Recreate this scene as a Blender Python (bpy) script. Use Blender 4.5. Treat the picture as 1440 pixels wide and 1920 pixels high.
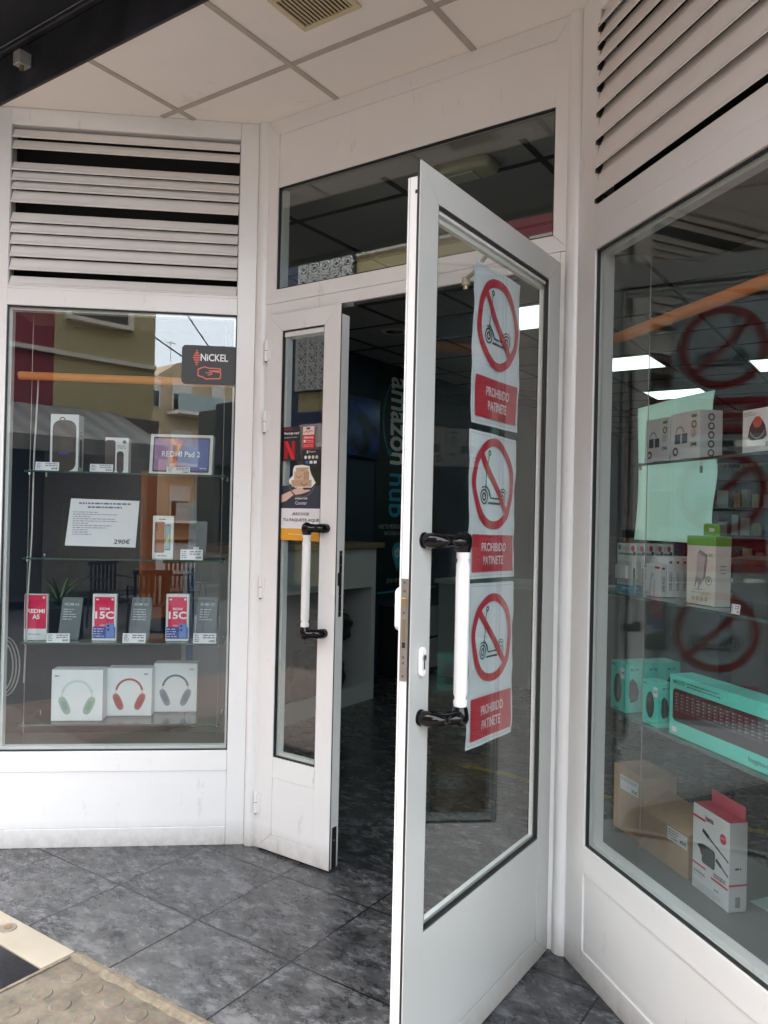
import bpy, bmesh, math, random
from mathutils import Vector, Matrix
random.seed(7)
S = bpy.context.scene
for o in list(bpy.data.objects): bpy.data.objects.remove(o)
col = S.collection
R = math.radians

# ---------------------------------------------------------------- camera
CH = 1.369
FPX, YAW, PIT, ROLL = 1465.4, 2.17, 0.0065, 0.0223
CF = Vector((math.cos(YAW)*math.cos(PIT), math.sin(YAW)*math.cos(PIT), math.sin(PIT)))
_r = Vector((math.sin(YAW), -math.cos(YAW), 0)); _u = _r.cross(CF)
CRT = math.cos(ROLL)*_r + math.sin(ROLL)*_u
CUP = -math.sin(ROLL)*_r + math.cos(ROLL)*_u
cam = bpy.data.cameras.new('camera')
cam.sensor_fit = 'VERTICAL'; cam.sensor_height = 36; cam.lens = 36*FPX/1920
cam.clip_start = 0.05; cam.clip_end = 400
co = bpy.data.objects.new('camera', cam); col.objects.link(co)
m = Matrix((( CRT.x, CUP.x, -CF.x, 0), (CRT.y, CUP.y, -CF.y, 0), (CRT.z, CUP.z, -CF.z, CH), (0, 0, 0, 1)))
co.matrix_world = m
S.camera = co

# ---------------------------------------------------------------- world, sun, exposure
SUN_EL, SUN_AZ = R(56), R(205)       # azimuth of the direction towards the sun, ccw from +X
w = bpy.data.worlds.new('World'); S.world = w; w.use_nodes = True
nt = w.node_tree; nt.nodes.clear()
sky = nt.nodes.new('ShaderNodeTexSky'); sky.sky_type = 'NISHITA'; sky.sun_disc = False
sky.sun_elevation = SUN_EL; sky.sun_rotation = R(90) - SUN_AZ
sky.dust_density = 4.0; sky.ozone_density = 0.6; sky.air_density = 1.0
mx = nt.nodes.new('ShaderNodeMixRGB'); mx.inputs[0].default_value = 0.62
mx.inputs[2].default_value = (8.2, 8.6, 9.0, 1)       # thin even cloud over the blue
bg = nt.nodes.new('ShaderNodeBackground'); bg.inputs[1].default_value = 0.12
wo = nt.nodes.new('ShaderNodeOutputWorld')
nt.links.new(sky.outputs[0], mx.inputs[1]); nt.links.new(mx.outputs[0], bg.inputs[0]); nt.links.new(bg.outputs[0], wo.inputs[0])
sl = bpy.data.lights.new('sun', 'SUN'); sl.energy = .8; sl.angle = R(16); sl.color = (1, .95, .88)
so = bpy.data.objects.new('sun', sl); col.objects.link(so)
sd = Vector((math.cos(SUN_AZ)*math.cos(SUN_EL), math.sin(SUN_AZ)*math.cos(SUN_EL), math.sin(SUN_EL)))
so.rotation_euler = sd.to_track_quat('Z', 'Y').to_euler(); so.location = (0, 0, 20)
S.view_settings.view_transform = 'Standard'; S.view_settings.look = 'None'
S.view_settings.gamma = 1; S.view_settings.use_curve_mapping = False
S.view_settings.exposure = 3.05
cy = S.cycles; cy.use_denoising = True
cy.max_bounces = 10; cy.diffuse_bounces = 5; cy.glossy_bounces = 5; cy.transmission_bounces = 4; cy.transparent_max_bounces = 32
cy.caustics_reflective = False; cy.caustics_refractive = False; cy.sample_clamp_indirect = 6
cy.blur_glossy = 0.5

# ---------------------------------------------------------------- materials
MC = {}
def nodes(name):
    m = bpy.data.materials.new(name); m.use_nodes = True
    nt = m.node_tree; b = nt.nodes['Principled BSDF']; return m, nt, b
def mat(name, c, rough=.5, metal=0, var=0, scale=8, bump=0, spec=.5, emit=None, es=0, coat=0, dirt=None, grime=0):
    if name in MC: return MC[name]
    m, nt, b = nodes(name); L = nt.links
    b.inputs['Base Color'].default_value = (*c, 1); b.inputs['Roughness'].default_value = rough
    b.inputs['Metallic'].default_value = metal; b.inputs['Specular IOR Level'].default_value = spec
    b.inputs['Coat Weight'].default_value = coat
    if emit: b.inputs['Emission Color'].default_value = (*emit, 1); b.inputs['Emission Strength'].default_value = es
    if var or bump or dirt:
        tc = nt.nodes.new('ShaderNodeTexCoord'); n = nt.nodes.new('ShaderNodeTexNoise')
        n.inputs['Scale'].default_value = scale; n.inputs['Detail'].default_value = 6; n.inputs['Roughness'].default_value = .6
        L.new(tc.outputs['Object'], n.inputs['Vector'])
        if var:
            rp = nt.nodes.new('ShaderNodeValToRGB')
            rp.color_ramp.elements[0].position = .3; rp.color_ramp.elements[1].position = .7
            rp.color_ramp.elements[0].color = (*[x*(1-var) for x in c], 1)
            rp.color_ramp.elements[1].color = (*[min(1, x*(1+var)) for x in c], 1)
            L.new(n.outputs['Fac'], rp.inputs[0]); last = rp.outputs[0]
            if dirt:
                n2 = nt.nodes.new('ShaderNodeTexNoise'); n2.inputs['Scale'].default_value = dirt[1]; n2.inputs['Detail'].default_value = 9
                n2.inputs['Roughness'].default_value = .75
                mp = nt.nodes.new('ShaderNodeMapping'); mp.inputs['Scale'].default_value = dirt[2]
                L.new(tc.outputs['Object'], mp.inputs[0]); L.new(mp.outputs[0], n2.inputs['Vector'])
                r2 = nt.nodes.new('ShaderNodeValToRGB'); r2.color_ramp.elements[0].position = dirt[3]; r2.color_ramp.elements[1].position = dirt[3]+.1
                r2.color_ramp.elements[0].color = (0, 0, 0, 1); r2.color_ramp.elements[1].color = (dirt[4],)*3+(1,)
                L.new(n2.outputs['Fac'], r2.inputs[0])
                mm = nt.nodes.new('ShaderNodeMixRGB'); L.new(r2.outputs[0], mm.inputs[0]); L.new(last, mm.inputs[1]); mm.inputs[2].default_value = (*dirt[0], 1)
                last = mm.outputs[0]
            if grime:      # grime splashed up from the floor and fine vertical scuffs
                sp = nt.nodes.new('ShaderNodeSeparateXYZ'); L.new(tc.outputs['Object'], sp.inputs[0])
                zr = nt.nodes.new('ShaderNodeMapRange'); zr.inputs[1].default_value = .0; zr.inputs[2].default_value = .11; zr.inputs[3].default_value = 1; zr.inputs[4].default_value = 0; L.new(sp.outputs[2], zr.inputs[0])
                n3 = nt.nodes.new('ShaderNodeTexNoise'); n3.inputs['Scale'].default_value = 26; n3.inputs['Detail'].default_value = 8; n3.inputs['Roughness'].default_value = .7; L.new(tc.outputs['Object'], n3.inputs['Vector'])
                mu = nt.nodes.new('ShaderNodeMath'); mu.operation = 'MULTIPLY'; L.new(zr.outputs[0], mu.inputs[0]); L.new(n3.outputs['Fac'], mu.inputs[1])
                m3 = nt.nodes.new('ShaderNodeMixRGB'); L.new(mu.outputs[0], m3.inputs[0]); L.new(last, m3.inputs[1]); m3.inputs[2].default_value = (.26, .22, .17, 1)
                mp4 = nt.nodes.new('ShaderNodeMapping'); mp4.inputs['Scale'].default_value = (22, 22, 5); mp4.inputs['Rotation'].default_value = (.2, .35, 0); L.new(tc.outputs['Object'], mp4.inputs[0])
                n4 = nt.nodes.new('ShaderNodeTexNoise'); n4.inputs['Scale'].default_value = 1.0; n4.inputs['Detail'].default_value = 5; n4.inputs['Roughness'].default_value = .8; L.new(mp4.outputs[0], n4.inputs['Vector'])
                r4 = nt.nodes.new('ShaderNodeValToRGB'); r4.color_ramp.elements[0].position = .66; r4.color_ramp.elements[0].color = (0, 0, 0, 1); r4.color_ramp.elements[1].position = .74; r4.color_ramp.elements[1].color = (.4, .4, .4, 1); L.new(n4.outputs['Fac'], r4.inputs[0])
                m4 = nt.nodes.new('ShaderNodeMixRGB'); L.new(r4.outputs[0], m4.inputs[0]); L.new(m3.outputs[0], m4.inputs[1]); m4.inputs[2].default_value = (.42, .40, .37, 1)
                last = m4.outputs[0]
            L.new(last, b.inputs['Base Color'])
            mr = nt.nodes.new('ShaderNodeMapRange'); mr.inputs[3].default_value = max(0, rough-.06); mr.inputs[4].default_value = min(1, rough+.1)
            L.new(n.outputs['Fac'], mr.inputs[0]); L.new(mr.outputs[0], b.inputs['Roughness'])
        if bump:
            bp = nt.nodes.new('ShaderNodeBump'); bp.inputs['Strength'].default_value = bump; bp.inputs['Distance'].default_value = .004
            L.new(n.outputs['Fac'], bp.inputs['Height']); L.new(bp.outputs[0], b.inputs['Normal'])
    MC[name] = m; return m
def ink(c, rough=.4):
    return mat('ink_%d_%d_%d' % tuple(int(x*255) for x in c), c, rough)
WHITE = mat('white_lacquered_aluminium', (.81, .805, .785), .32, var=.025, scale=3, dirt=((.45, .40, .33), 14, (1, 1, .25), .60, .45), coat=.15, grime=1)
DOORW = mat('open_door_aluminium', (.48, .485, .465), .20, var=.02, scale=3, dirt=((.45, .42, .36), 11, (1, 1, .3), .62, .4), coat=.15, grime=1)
SLAT = mat('louvre_slat_lacquer', (.82, .79, .75), .45, var=.04, scale=5, dirt=((.4, .34, .28), 30, (.2, 1, 1), .64, .35))
GASK = mat('black_rubber', (.012, .012, .013), .5)
BLK = mat('gloss_black_plastic', (.004, .004, .0045), .07, spec=.35)
BLKM = mat('matt_black_plastic', (.015, .015, .016), .5)
STEEL = mat('brushed_steel', (.42, .38, .34), .35, .9, var=.1, scale=40)
CHROME = mat('chrome', (.7, .7, .7), .12, 1)
PWHITE = mat('white_plastic', (.82, .81, .79), .22, coat=.3)
CARD = mat('kraft_cardboard', (.42, .29, .17), .8, var=.08, scale=20)
PAPER = mat('white_paper', (.78, .79, .82), .7)
BOXW = mat('white_box_card', (.75, .77, .77), .4, var=.02)
DARK = mat('dark_void', (.02, .021, .022), .8)

def glass(name, tint, ior=1.5, rough=0.0):
    m = bpy.data.materials.new(name); m.use_nodes = True; nt = m.node_tree; nt.nodes.clear(); L = nt.links
    o = nt.nodes.new('ShaderNodeOutputMaterial'); t = nt.nodes.new('ShaderNodeBsdfTransparent'); g = nt.nodes.new('ShaderNodeBsdfGlossy')
    f = nt.nodes.new('ShaderNodeFresnel'); f.inputs[0].default_value = ior; x = nt.nodes.new('ShaderNodeMixShader')
    ge = nt.nodes.new('ShaderNodeNewGeometry'); inv = nt.nodes.new('ShaderNodeMath'); inv.operation = 'MULTIPLY_ADD'
    inv.inputs[1].default_value = 1/ior-ior; inv.inputs[2].default_value = ior; L.new(ge.outputs['Backfacing'], inv.inputs[0]); L.new(inv.outputs[0], f.inputs[0])
    t.inputs[0].default_value = (*tint, 1); g.inputs['Roughness'].default_value = rough; g.inputs[0].default_value = (1, 1, 1, 1)
    L.new(f.outputs[0], x.inputs[0]); L.new(t.outputs[0], x.inputs[1]); L.new(g.outputs[0], x.inputs[2]); L.new(x.outputs[0], o.inputs[0])
    return m
GL_L = glass('left_display_glass', (.92, .945, .94), 1.70)
GL_R = glass('right_display_glass', (.93, .96, .955), 1.50)
GL_D = glass('door_glass', (.92, .945, .935), 1.5)
GL_M = glass('transom_glass', (.88, .91, .90), 1.75)
GSH = glass('shelf_glass', (.88, .95, .93), 1.45)
GEDGE = mat('green_glass_edge', (.022, .075, .062), .15, coat=.5)

def tile_floor(name, size, ox, oy, base, vein, hi, grout, gw=.0035, rough=.3):
    m, nt, b = nodes(name); L = nt.links; N = nt.nodes.new
    tc = N('ShaderNodeTexCoord'); sp = N('ShaderNodeSeparateXYZ'); L.new(tc.outputs['Object'], sp.inputs[0])
    ids = []; masks = []
    for k, off in ((0, ox), (1, oy)):
        a = N('ShaderNodeMath'); a.operation = 'SUBTRACT'; L.new(sp.outputs[k], a.inputs[0]); a.inputs[1].default_value = off
        d = N('ShaderNodeMath'); d.operation = 'DIVIDE'; L.new(a.outputs[0], d.inputs[0]); d.inputs[1].default_value = size
        fl = N('ShaderNodeMath'); fl.operation = 'FLOOR'; L.new(d.outputs[0], fl.inputs[0]); ids.append(fl)
        fr = N('ShaderNodeMath'); fr.operation = 'FRACT'; L.new(d.outputs[0], fr.inputs[0])
        pp = N('ShaderNodeMath'); pp.operation = 'PINGPONG'; L.new(fr.outputs[0], pp.inputs[0]); pp.inputs[1].default_value = .5
        lt = N('ShaderNodeMath'); lt.operation = 'LESS_THAN'; L.new(pp.outputs[0], lt.inputs[0]); lt.inputs[1].default_value = gw/size; masks.append(lt)
    mxn = N('ShaderNodeMath'); mxn.operation = 'MAXIMUM'; L.new(masks[0].outputs[0], mxn.inputs[0]); L.new(masks[1].outputs[0], mxn.inputs[1])
    cid = N('ShaderNodeCombineXYZ'); L.new(ids[0].outputs[0], cid.inputs[0]); L.new(ids[1].outputs[0], cid.inputs[1])
    wn = N('ShaderNodeTexWhiteNoise'); wn.noise_dimensions = '2D'; L.new(cid.outputs[0], wn.inputs['Vector'])
    ad = N('ShaderNodeVectorMath'); ad.operation = 'MULTIPLY_ADD'; L.new(wn.outputs['Color'], ad.inputs[0]); ad.inputs[1].default_value = (9, 9, 9); L.new(tc.outputs['Object'], ad.inputs[2])
    st = N('ShaderNodeMapping'); st.inputs['Scale'].default_value = (1, 1.7, 1); st.inputs['Rotation'].default_value = (0, 0, R(38)); L.new(ad.outputs[0], st.inputs[0])
    n1 = N('ShaderNodeTexNoise'); n1.inputs['Scale'].default_value = 10; n1.inputs['Detail'].default_value = 12; n1.inputs['Roughness'].default_value = .72; n1.inputs['Distortion'].default_value = .25
    n2 = N('ShaderNodeTexNoise'); n2.inputs['Scale'].default_value = 11; n2.inputs['Detail'].default_value = 12; n2.inputs['Roughness'].default_value = .72; n2.inputs['Distortion'].default_value = .2
    for n in (n1, n2): L.new(st.outputs[0], n.inputs['Vector'])
    r1 = N('ShaderNodeValToRGB'); e = r1.color_ramp.elements; e[0].position = .34; e[0].color = (*[x*.22 for x in base], 1); e[1].position = .66; e[1].color = (*hi, 1)
    q = e.new(.5); q.color = (*base, 1); L.new(n1.outputs['Fac'], r1.inputs[0])
    r2 = N('ShaderNodeValToRGB'); e = r2.color_ramp.elements; e[0].position = .466; e[0].color = (0, 0, 0, 1); e[1].position = .534; e[1].color = (0, 0, 0, 1)
    q = e.new(.50); q.color = (1, 1, 1, 1); L.new(n2.outputs['Fac'], r2.inputs[0])
    n3 = N('ShaderNodeTexNoise'); n3.inputs['Scale'].default_value = 9; n3.inputs['Detail'].default_value = 4; L.new(st.outputs[0], n3.inputs['Vector'])
    r3 = N('ShaderNodeValToRGB'); r3.color_ramp.elements[0].position = .36; r3.color_ramp.elements[1].position = .50; L.new(n3.outputs['Fac'], r3.inputs[0])
    mu = N('ShaderNodeMath'); mu.operation = 'MULTIPLY'; L.new(r2.outputs[0], mu.inputs[0]); L.new(r3.outputs[0], mu.inputs[1])
    mv = N('ShaderNodeMixRGB'); L.new(mu.outputs[0], mv.inputs[0]); L.new(r1.outputs[0], mv.inputs[1]); mv.inputs[2].default_value = (*vein, 1)
    nd = N('ShaderNodeTexNoise'); nd.inputs['Scale'].default_value = 2.2; nd.inputs['Detail'].default_value = 9; nd.inputs['Roughness'].default_value = .7; L.new(tc.outputs['Object'], nd.inputs['Vector'])
    rd = N('ShaderNodeValToRGB'); rd.color_ramp.elements[0].position = .45; rd.color_ramp.elements[0].color = (0, 0, 0, 1); rd.color_ramp.elements[1].position = .75; rd.color_ramp.elements[1].color = (.45, .45, .45, 1); L.new(nd.outputs['Fac'], rd.inputs[0])
    md = N('ShaderNodeMixRGB'); L.new(rd.outputs[0], md.inputs[0]); L.new(mv.outputs[0], md.inputs[1]); md.inputs[2].default_value = (.17, .165, .155, 1); mv = md
    mg = N('ShaderNodeMixRGB'); L.new(mxn.outputs[0], mg.inputs[0]); L.new(mv.outputs[0], mg.inputs[1]); mg.inputs[2].default_value = (*grout, 1)
    L.new(mg.outputs[0], b.inputs['Base Color'])
    mr = N('ShaderNodeMapRange'); mr.inputs[3].default_value = rough-.08; mr.inputs[4].default_value = rough+.22; L.new(n1.outputs['Fac'], mr.inputs[0]); L.new(mr.outputs[0], b.inputs['Roughness'])
    bp = N('ShaderNodeBump'); bp.inputs['Distance'].default_value = .0015; bp.inputs['Strength'].default_value = .5; bp.invert = True
    L.new(mxn.outputs[0], bp.inputs['Height'])
    b2 = N('ShaderNodeBump'); b2.inputs['Distance'].default_value = .0008; b2.inputs['Strength'].default_value = .4; L.new(n2.outputs['Fac'], b2.inputs['Height']); L.new(bp.outputs[0], b2.inputs['Normal'])
    L.new(b2.outputs[0], b.inputs['Normal'])
    return m

def brick_mat(name, c1, c2, mortar, bw, bh, rot=0, ms=.01, rough=.8):
    m, nt, b = nodes(name); L = nt.links
    tc = nt.nodes.new('ShaderNodeTexCoord'); mp = nt.nodes.new('ShaderNodeMapping'); mp.inputs['Rotation'].default_value = (0, 0, rot)
    br = nt.nodes.new('ShaderNodeTexBrick'); br.inputs['Scale'].default_value = 1; br.inputs['Brick Width'].default_value = bw; br.inputs['Row Height'].default_value = bh
    br.inputs['Mortar Size'].default_value = ms; br.inputs['Color1'].default_value = (*c1, 1); br.inputs['Color2'].default_value = (*c2, 1); br.inputs['Mortar'].default_value = (*mortar, 1)
    L.new(tc.outputs['Object'], mp.inputs[0]); L.new(mp.outputs[0], br.inputs['Vector']); L.new(br.outputs['Color'], b.inputs['Base Color']); b.inputs['Roughness'].default_value = rough
    return m

# ---------------------------------------------------------------- mesh builder
class MB:
    def __init__(s): s.v = []; s.f = []; s.m = []; s.mats = []; s.sm = []
    def mi(s, m):
        if m not in s.mats: s.mats.append(m)
        return s.mats.index(m)
    def add(s, vs, fs, m, smooth=False):
        o = len(s.v); s.v += [tuple(v) for v in vs]; k = s.mi(m)
        for f in fs: s.f.append(tuple(i+o for i in f)); s.m.append(k); s.sm.append(smooth)
        return s
    def box(s, x0, x1, y0, y1, z0, z1, m):
        return s.add([(x0,y0,z0),(x1,y0,z0),(x1,y1,z0),(x0,y1,z0),(x0,y0,z1),(x1,y0,z1),(x1,y1,z1),(x0,y1,z1)],
                     [(0,3,2,1),(4,5,6,7),(0,1,5,4),(1,2,6,5),(2,3,7,6),(3,0,4,7)], m)
    def prism(s, pts, y0, y1, m):           # pts in (x,z), counter-clockwise seen from the front (-y)
        n = len(pts); vs = [(p[0], y0, p[1]) for p in pts] + [(p[0], y1, p[1]) for p in pts]
        fs = [tuple(range(n)), tuple(range(2*n-1, n-1, -1))] + [(i+n, (i+1) % n+n, (i+1) % n, i)[::1] for i in range(n)]
        return s.add(vs, fs, m)
    def zprism(s, pts, z0, z1, m):          # pts in (x,y) ccw from above
        n = len(pts); vs = [(p[0], p[1], z0) for p in pts] + [(p[0], p[1], z1) for p in pts]
        fs = [tuple(range(n-1, -1, -1)), tuple(range(n, 2*n))] + [(i, (i+1) % n, (i+1) % n+n, i+n) for i in range(n)]
        return s.add(vs, fs, m)
    def xprism(s, pts, x0, x1, m, smooth=False):  # pts in (y,z)
        n = len(pts); vs = [(x0, p[0], p[1]) for p in pts] + [(x1, p[0], p[1]) for p in pts]
        fs = [tuple(range(n-1, -1, -1)), tuple(range(n, 2*n))]
        s.add(vs, fs, m); o = len(s.v)-2*n; k = s.mi(m)
        for i in range(n): s.f.append((o+i, o+(i+1) % n, o+(i+1) % n+n, o+i+n)); s.m.append(k); s.sm.append(smooth)
        return s
    def tube(s, path, rad, m, n=14, cap=True):
        path = [Vector(p) for p in path]; k = len(path); rad = rad if isinstance(rad, (list, tuple)) else [rad]*k
        vs = []; up = None
        for i, p in enumerate(path):
            t = (path[min(i+1, k-1)] - path[max(i-1, 0)]).normalized()
            if up is None:
                up = Vector((0, 0, 1)) if abs(t.z) < .9 else Vector((1, 0, 0))
            a = (up - t*up.dot(t)).normalized(); b = t.cross(a); up = a
            for j in range(n):
                g = 2*math.pi*j/n; vs.append(p + rad[i]*(math.cos(g)*a + math.sin(g)*b))
        fs = [(i*n+j, i*n+(j+1) % n, (i+1)*n+(j+1) % n, (i+1)*n+j) for i in range(k-1) for j in range(n)]
        s.add(vs, fs, m, True)
        if cap: s.add(vs[:n], [tuple(range(n-1, -1, -1))], m); s.add(vs[-n:], [tuple(range(n))], m)
        return s
    def build(s, name, parent=None, bevel=0, seg=2, loc=(0,0,0), rotz=0, kind=None):
        me = bpy.data.meshes.new(name); me.from_pydata(s.v, [], s.f); me.update()
        for m in s.mats: me.materials.append(m)
        me.polygons.foreach_set('material_index', s.m); me.polygons.foreach_set('use_smooth', s.sm)
        o = bpy.data.objects.new(name, me); col.objects.link(o)
        o.location = loc; o.rotation_euler = (0, 0, rotz)
        if parent: o.parent = parent
        if kind: o['kind'] = kind
        if bevel:
            b = o.modifiers.new('bevel', 'BEVEL'); b.width = bevel; b.segments = seg; b.limit_method = 'ANGLE'; b.angle_limit = R(40); b.harden_normals = False
        return o
def thing(name, label, cat, loc=(0,0,0), rotz=0, group=None):
    o = bpy.data.objects.new(name, None); col.objects.link(o); o.empty_display_size = .05
    o.location = loc; o.rotation_euler = (0, 0, rotz); o['label'] = label; o['category'] = cat
    if group: o['group'] = group
    return o
def tag(o, label, cat, group=None):
    o['label'] = label; o['category'] = cat
    if group: o['group'] = group
    return o

TXT = {}
def text_geo(body, bold=0):
    k = (body, bold)
    if k in TXT: return TXT[k]
    c = bpy.data.curves.new('lettering_curve', 'FONT'); c.body = body; c.size = 1; c.offset = bold; c.resolution_u = 3
    o = bpy.data.objects.new('lettering_curve', c); col.objects.link(o)
    bpy.context.view_layer.update()
    me = bpy.data.meshes.new_from_object(o.evaluated_get(bpy.context.evaluated_depsgraph_get()))
    vs = [(v.co.x, v.co.y) for v in me.vertices]; fs = [tuple(p.vertices) for p in me.polygons]
    bpy.data.objects.remove(o); bpy.data.curves.remove(c); bpy.data.meshes.remove(me)
    xs = [v[0] for v in vs]; ys = [v[1] for v in vs]
    x0, x1, y0, y1 = min(xs), max(xs), min(ys), max(ys)
    vs = [((x-x0)/(x1-x0), (y-y0)/(y1-y0)) for x, y in vs]
    TXT[k] = (vs, fs); return TXT[k]

class PR:   # flat printed artwork on a thing's front face; local x right, z up, towards the viewer = -y
    def __init__(s, y=0, step=.00018): s.mb = MB(); s.y = y; s.step = step
    def nxt(s): s.y -= s.step
    def poly(s, pts, c, rough=.4, keep=False):
        if not keep: s.nxt()
        s.mb.add([(x, s.y, z) for x, z in pts], [tuple(range(len(pts)))], ink(c, rough)); return s
    def rect(s, x0, x1, z0, z1, c, rough=.4, keep=False, n=1, k=1):
        if not keep: s.nxt()
        vs = [(x0+(x1-x0)*i/n, s.y, z0+(z1-z0)*j/k) for j in range(k+1) for i in range(n+1)]
        fs = [(j*(n+1)+i, j*(n+1)+i+1, (j+1)*(n+1)+i+1, (j+1)*(n+1)+i) for j in range(k) for i in range(n)]
        s.mb.add(vs, fs, ink(c, rough)); return s
    def rrect(s, x0, x1, z0, z1, r, c, rough=.4, keep=False):
        pts = []
        for cx, cz, a in ((x1-r, z0+r, -90), (x1-r, z1-r, 0), (x0+r, z1-r, 90), (x0+r, z0+r, 180)):
            for k in range(5): g = R(a+k*22.5); pts.append((cx+r*math.cos(g), cz+r*math.sin(g)))
        return s.poly(pts, c, rough, keep)
    def ring(s, cx, cz, r0, r1, c, sx=1, n=40, a0=0, a1=360, keep=False):
        if not keep: s.nxt()
        vs = []
        for i in range(n+1):
            g = R(a0+(a1-a0)*i/n)
            for r in (r0, r1): vs.append((cx+sx*r*math.cos(g), s.y, cz+r*math.sin(g)))
        s.mb.add(vs, [(2*i, 2*i+1, 2*i+3, 2*i+2) for i in range(n)], ink(c)); return s
    def disc(s, cx, cz, r, c, sx=1, n=24, keep=False):
        return s.poly([(cx+sx*r*math.cos(2*math.pi*i/n), cz+r*math.sin(2*math.pi*i/n)) for i in range(n)], c, keep=keep)
    def line(s, pts, wd, c, keep=False):
        if not keep: s.nxt()
        for (a, b) in zip(pts[:-1], pts[1:]):
            d = Vector((b[0]-a[0], b[1]-a[1])); l = d.length or 1; nx, nz = -d.y/l*wd/2, d.x/l*wd/2; ex, ez = d.x/l*wd*.2, d.y/l*wd*.2
            s.mb.add([(a[0]-nx-ex, s.y, a[1]-nz-ez), (b[0]-nx+ex, s.y, b[1]-nz+ez), (b[0]+nx+ex, s.y, b[1]+nz+ez), (a[0]+nx-ex, s.y, a[1]+nz-ez)], [(0, 1, 2, 3)], ink(c))
        return s
    def text(s, body, x0, x1, z0, z1, c, bold=0.012, rot=0, keep=False, slant=0):
        if not keep: s.nxt()
        vs, fs = text_geo(body, bold)
        if rot == -90: pts = [(x0+(x1-x0)*v, s.y, z1-(z1-z0)*u) for u, v in vs]
        elif rot == 90: pts = [(x1-(x1-x0)*v, s.y, z0+(z1-z0)*u) for u, v in vs]
        else: pts = [(x0+(x1-x0)*u+slant*(z1-z0)*v, s.y, z0+(z1-z0)*v) for u, v in vs]
        s.mb.add(pts, fs, ink(c)); return s
    def lines(s, x0, x1, z0, z1, n, c, h=.45, rag=.25):   # rows of print too small to read
        s.nxt(); p = (z1-z0)/n
        for i in range(n):
            z = z1-(i+.5)*p; x = x0
            xe = x1-(x1-x0)*random.random()*rag
            while x < xe-1e-4:
                wl = min(xe-x, p*random.uniform(.6, 2.2)); s.mb.add([(x, s.y, z-p*h/2), (x+wl, s.y, z-p*h/2), (x+wl, s.y, z+p*h/2), (x, s.y, z+p*h/2)], [(0, 1, 2, 3)], ink(c)); x += wl+p*.35
        return s
    def build(s, name, parent, loc=(0,0,0), rotz=0, wave=None):
        if wave:
            s.mb.v = [(x, y+wave(x, z), z) for x, y, z in s.mb.v]
        return s.mb.build(name, parent, loc=loc, rotz=rotz)

# ---------------------------------------------------------------- frames: planes of the shopfront
TH = {'L': R(40), 'M': 0.0, 'R': R(-40), 'D': R(90)}
OR = {'L': (-2.28, 2.378), 'M': (0, 2.385), 'R': (-.905, 2.378), 'D': (-.95, 2.36)}
def ray(px, py): return CF + CRT*((px-720)/FPX) - CUP*((py-960)/FPX)
def at(fr, px, py, y=0):            # where the sight line through a photo point meets the plane y metres behind the pane
    th = TH[fr]; u = Vector((math.cos(th), math.sin(th), 0)); n = Vector((-math.sin(th), math.cos(th), 0))
    O = Vector((*OR[fr], 0)) + n*y; d = ray(px, py); C = Vector((0, 0, CH))
    P = C + d*((O-C).dot(n)/d.dot(n)); return (P-O).dot(u), P.z
def to_world(fr, x, y, z=0):
    th = TH[fr]; return (OR[fr][0]+x*math.cos(th)-y*math.sin(th), OR[fr][1]+x*math.sin(th)+y*math.cos(th), z)
def place(fr, x, y, z): return dict(loc=to_world(fr, x, y, z), rotz=TH[fr])

# ================================================================ SETTING
FLOORM = tile_floor('marbled_floor_tile', .4137, -2.3941, 1.8421, (.064, .066, .070), (.005, .0052, .006), (.145, .148, .156), (.010, .0105, .012), rough=.19)
CURB = 1.487
MB().zprism([(-6, CURB), (4, CURB), (4, 13), (-6, 13)], -.15, 0, FLOORM).build('floor', kind='structure')
BRK = brick_mat('pink_brick_paving', (.20, .14, .12), (.17, .12, .10), (.14, .12, .11), .2, .1)
# pavement of worn beige tactile concrete
m, nt, b = nodes('worn_beige_concrete'); L = nt.links
tc = nt.nodes.new('ShaderNodeTexCoord'); n = nt.nodes.new('ShaderNodeTexNoise'); n.inputs['Scale'].default_value = 9; n.inputs['Detail'].default_value = 12; n.inputs['Roughness'].default_value = .72
L.new(tc.outputs['Object'], n.inputs['Vector']); rp = nt.nodes.new('ShaderNodeValToRGB'); e = rp.color_ramp.elements
e[0].position = .32; e[0].color = (.045, .038, .030, 1); e[1].position = .72; e[1].color = (.17, .143, .11, 1); q = e.new(.5); q.color = (.105, .088, .067, 1)
n2 = nt.nodes.new('ShaderNodeTexNoise'); n2.inputs['Scale'].default_value = 60; n2.inputs['Detail'].default_value = 4; L.new(tc.outputs['Object'], n2.inputs['Vector'])
mm = nt.nodes.new('ShaderNodeMixRGB'); mm.blend_type = 'OVERLAY'; mm.inputs[0].default_value = .35
L.new(n.outputs['Fac'], rp.inputs[0]); L.new(rp.outputs[0], mm.inputs[1]); L.new(n2.outputs['Color'], mm.inputs[2]); L.new(mm.outputs[0], b.inputs['Base Color'])
b.inputs['Roughness'].default_value = .75; bp = nt.nodes.new('ShaderNodeBump'); bp.inputs['Distance'].default_value = .003; bp.inputs['Strength'].default_value = .6
L.new(n.outputs['Fac'], bp.inputs['Height']); L.new(bp.outputs[0], b.inputs['Normal']); PAVE = m
pv = MB(); pv.zprism([(-2.125, .55), (6, .55), (6, CURB-.012), (-2.125, CURB-.012)], -.15, -.004, PAVE)
MB().zprism([(-2.125, -.6), (6, -.6), (6, .548), (-2.125, .548)], -.15, -.004, BRK).build('brick_pavement', kind='structure')
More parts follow.
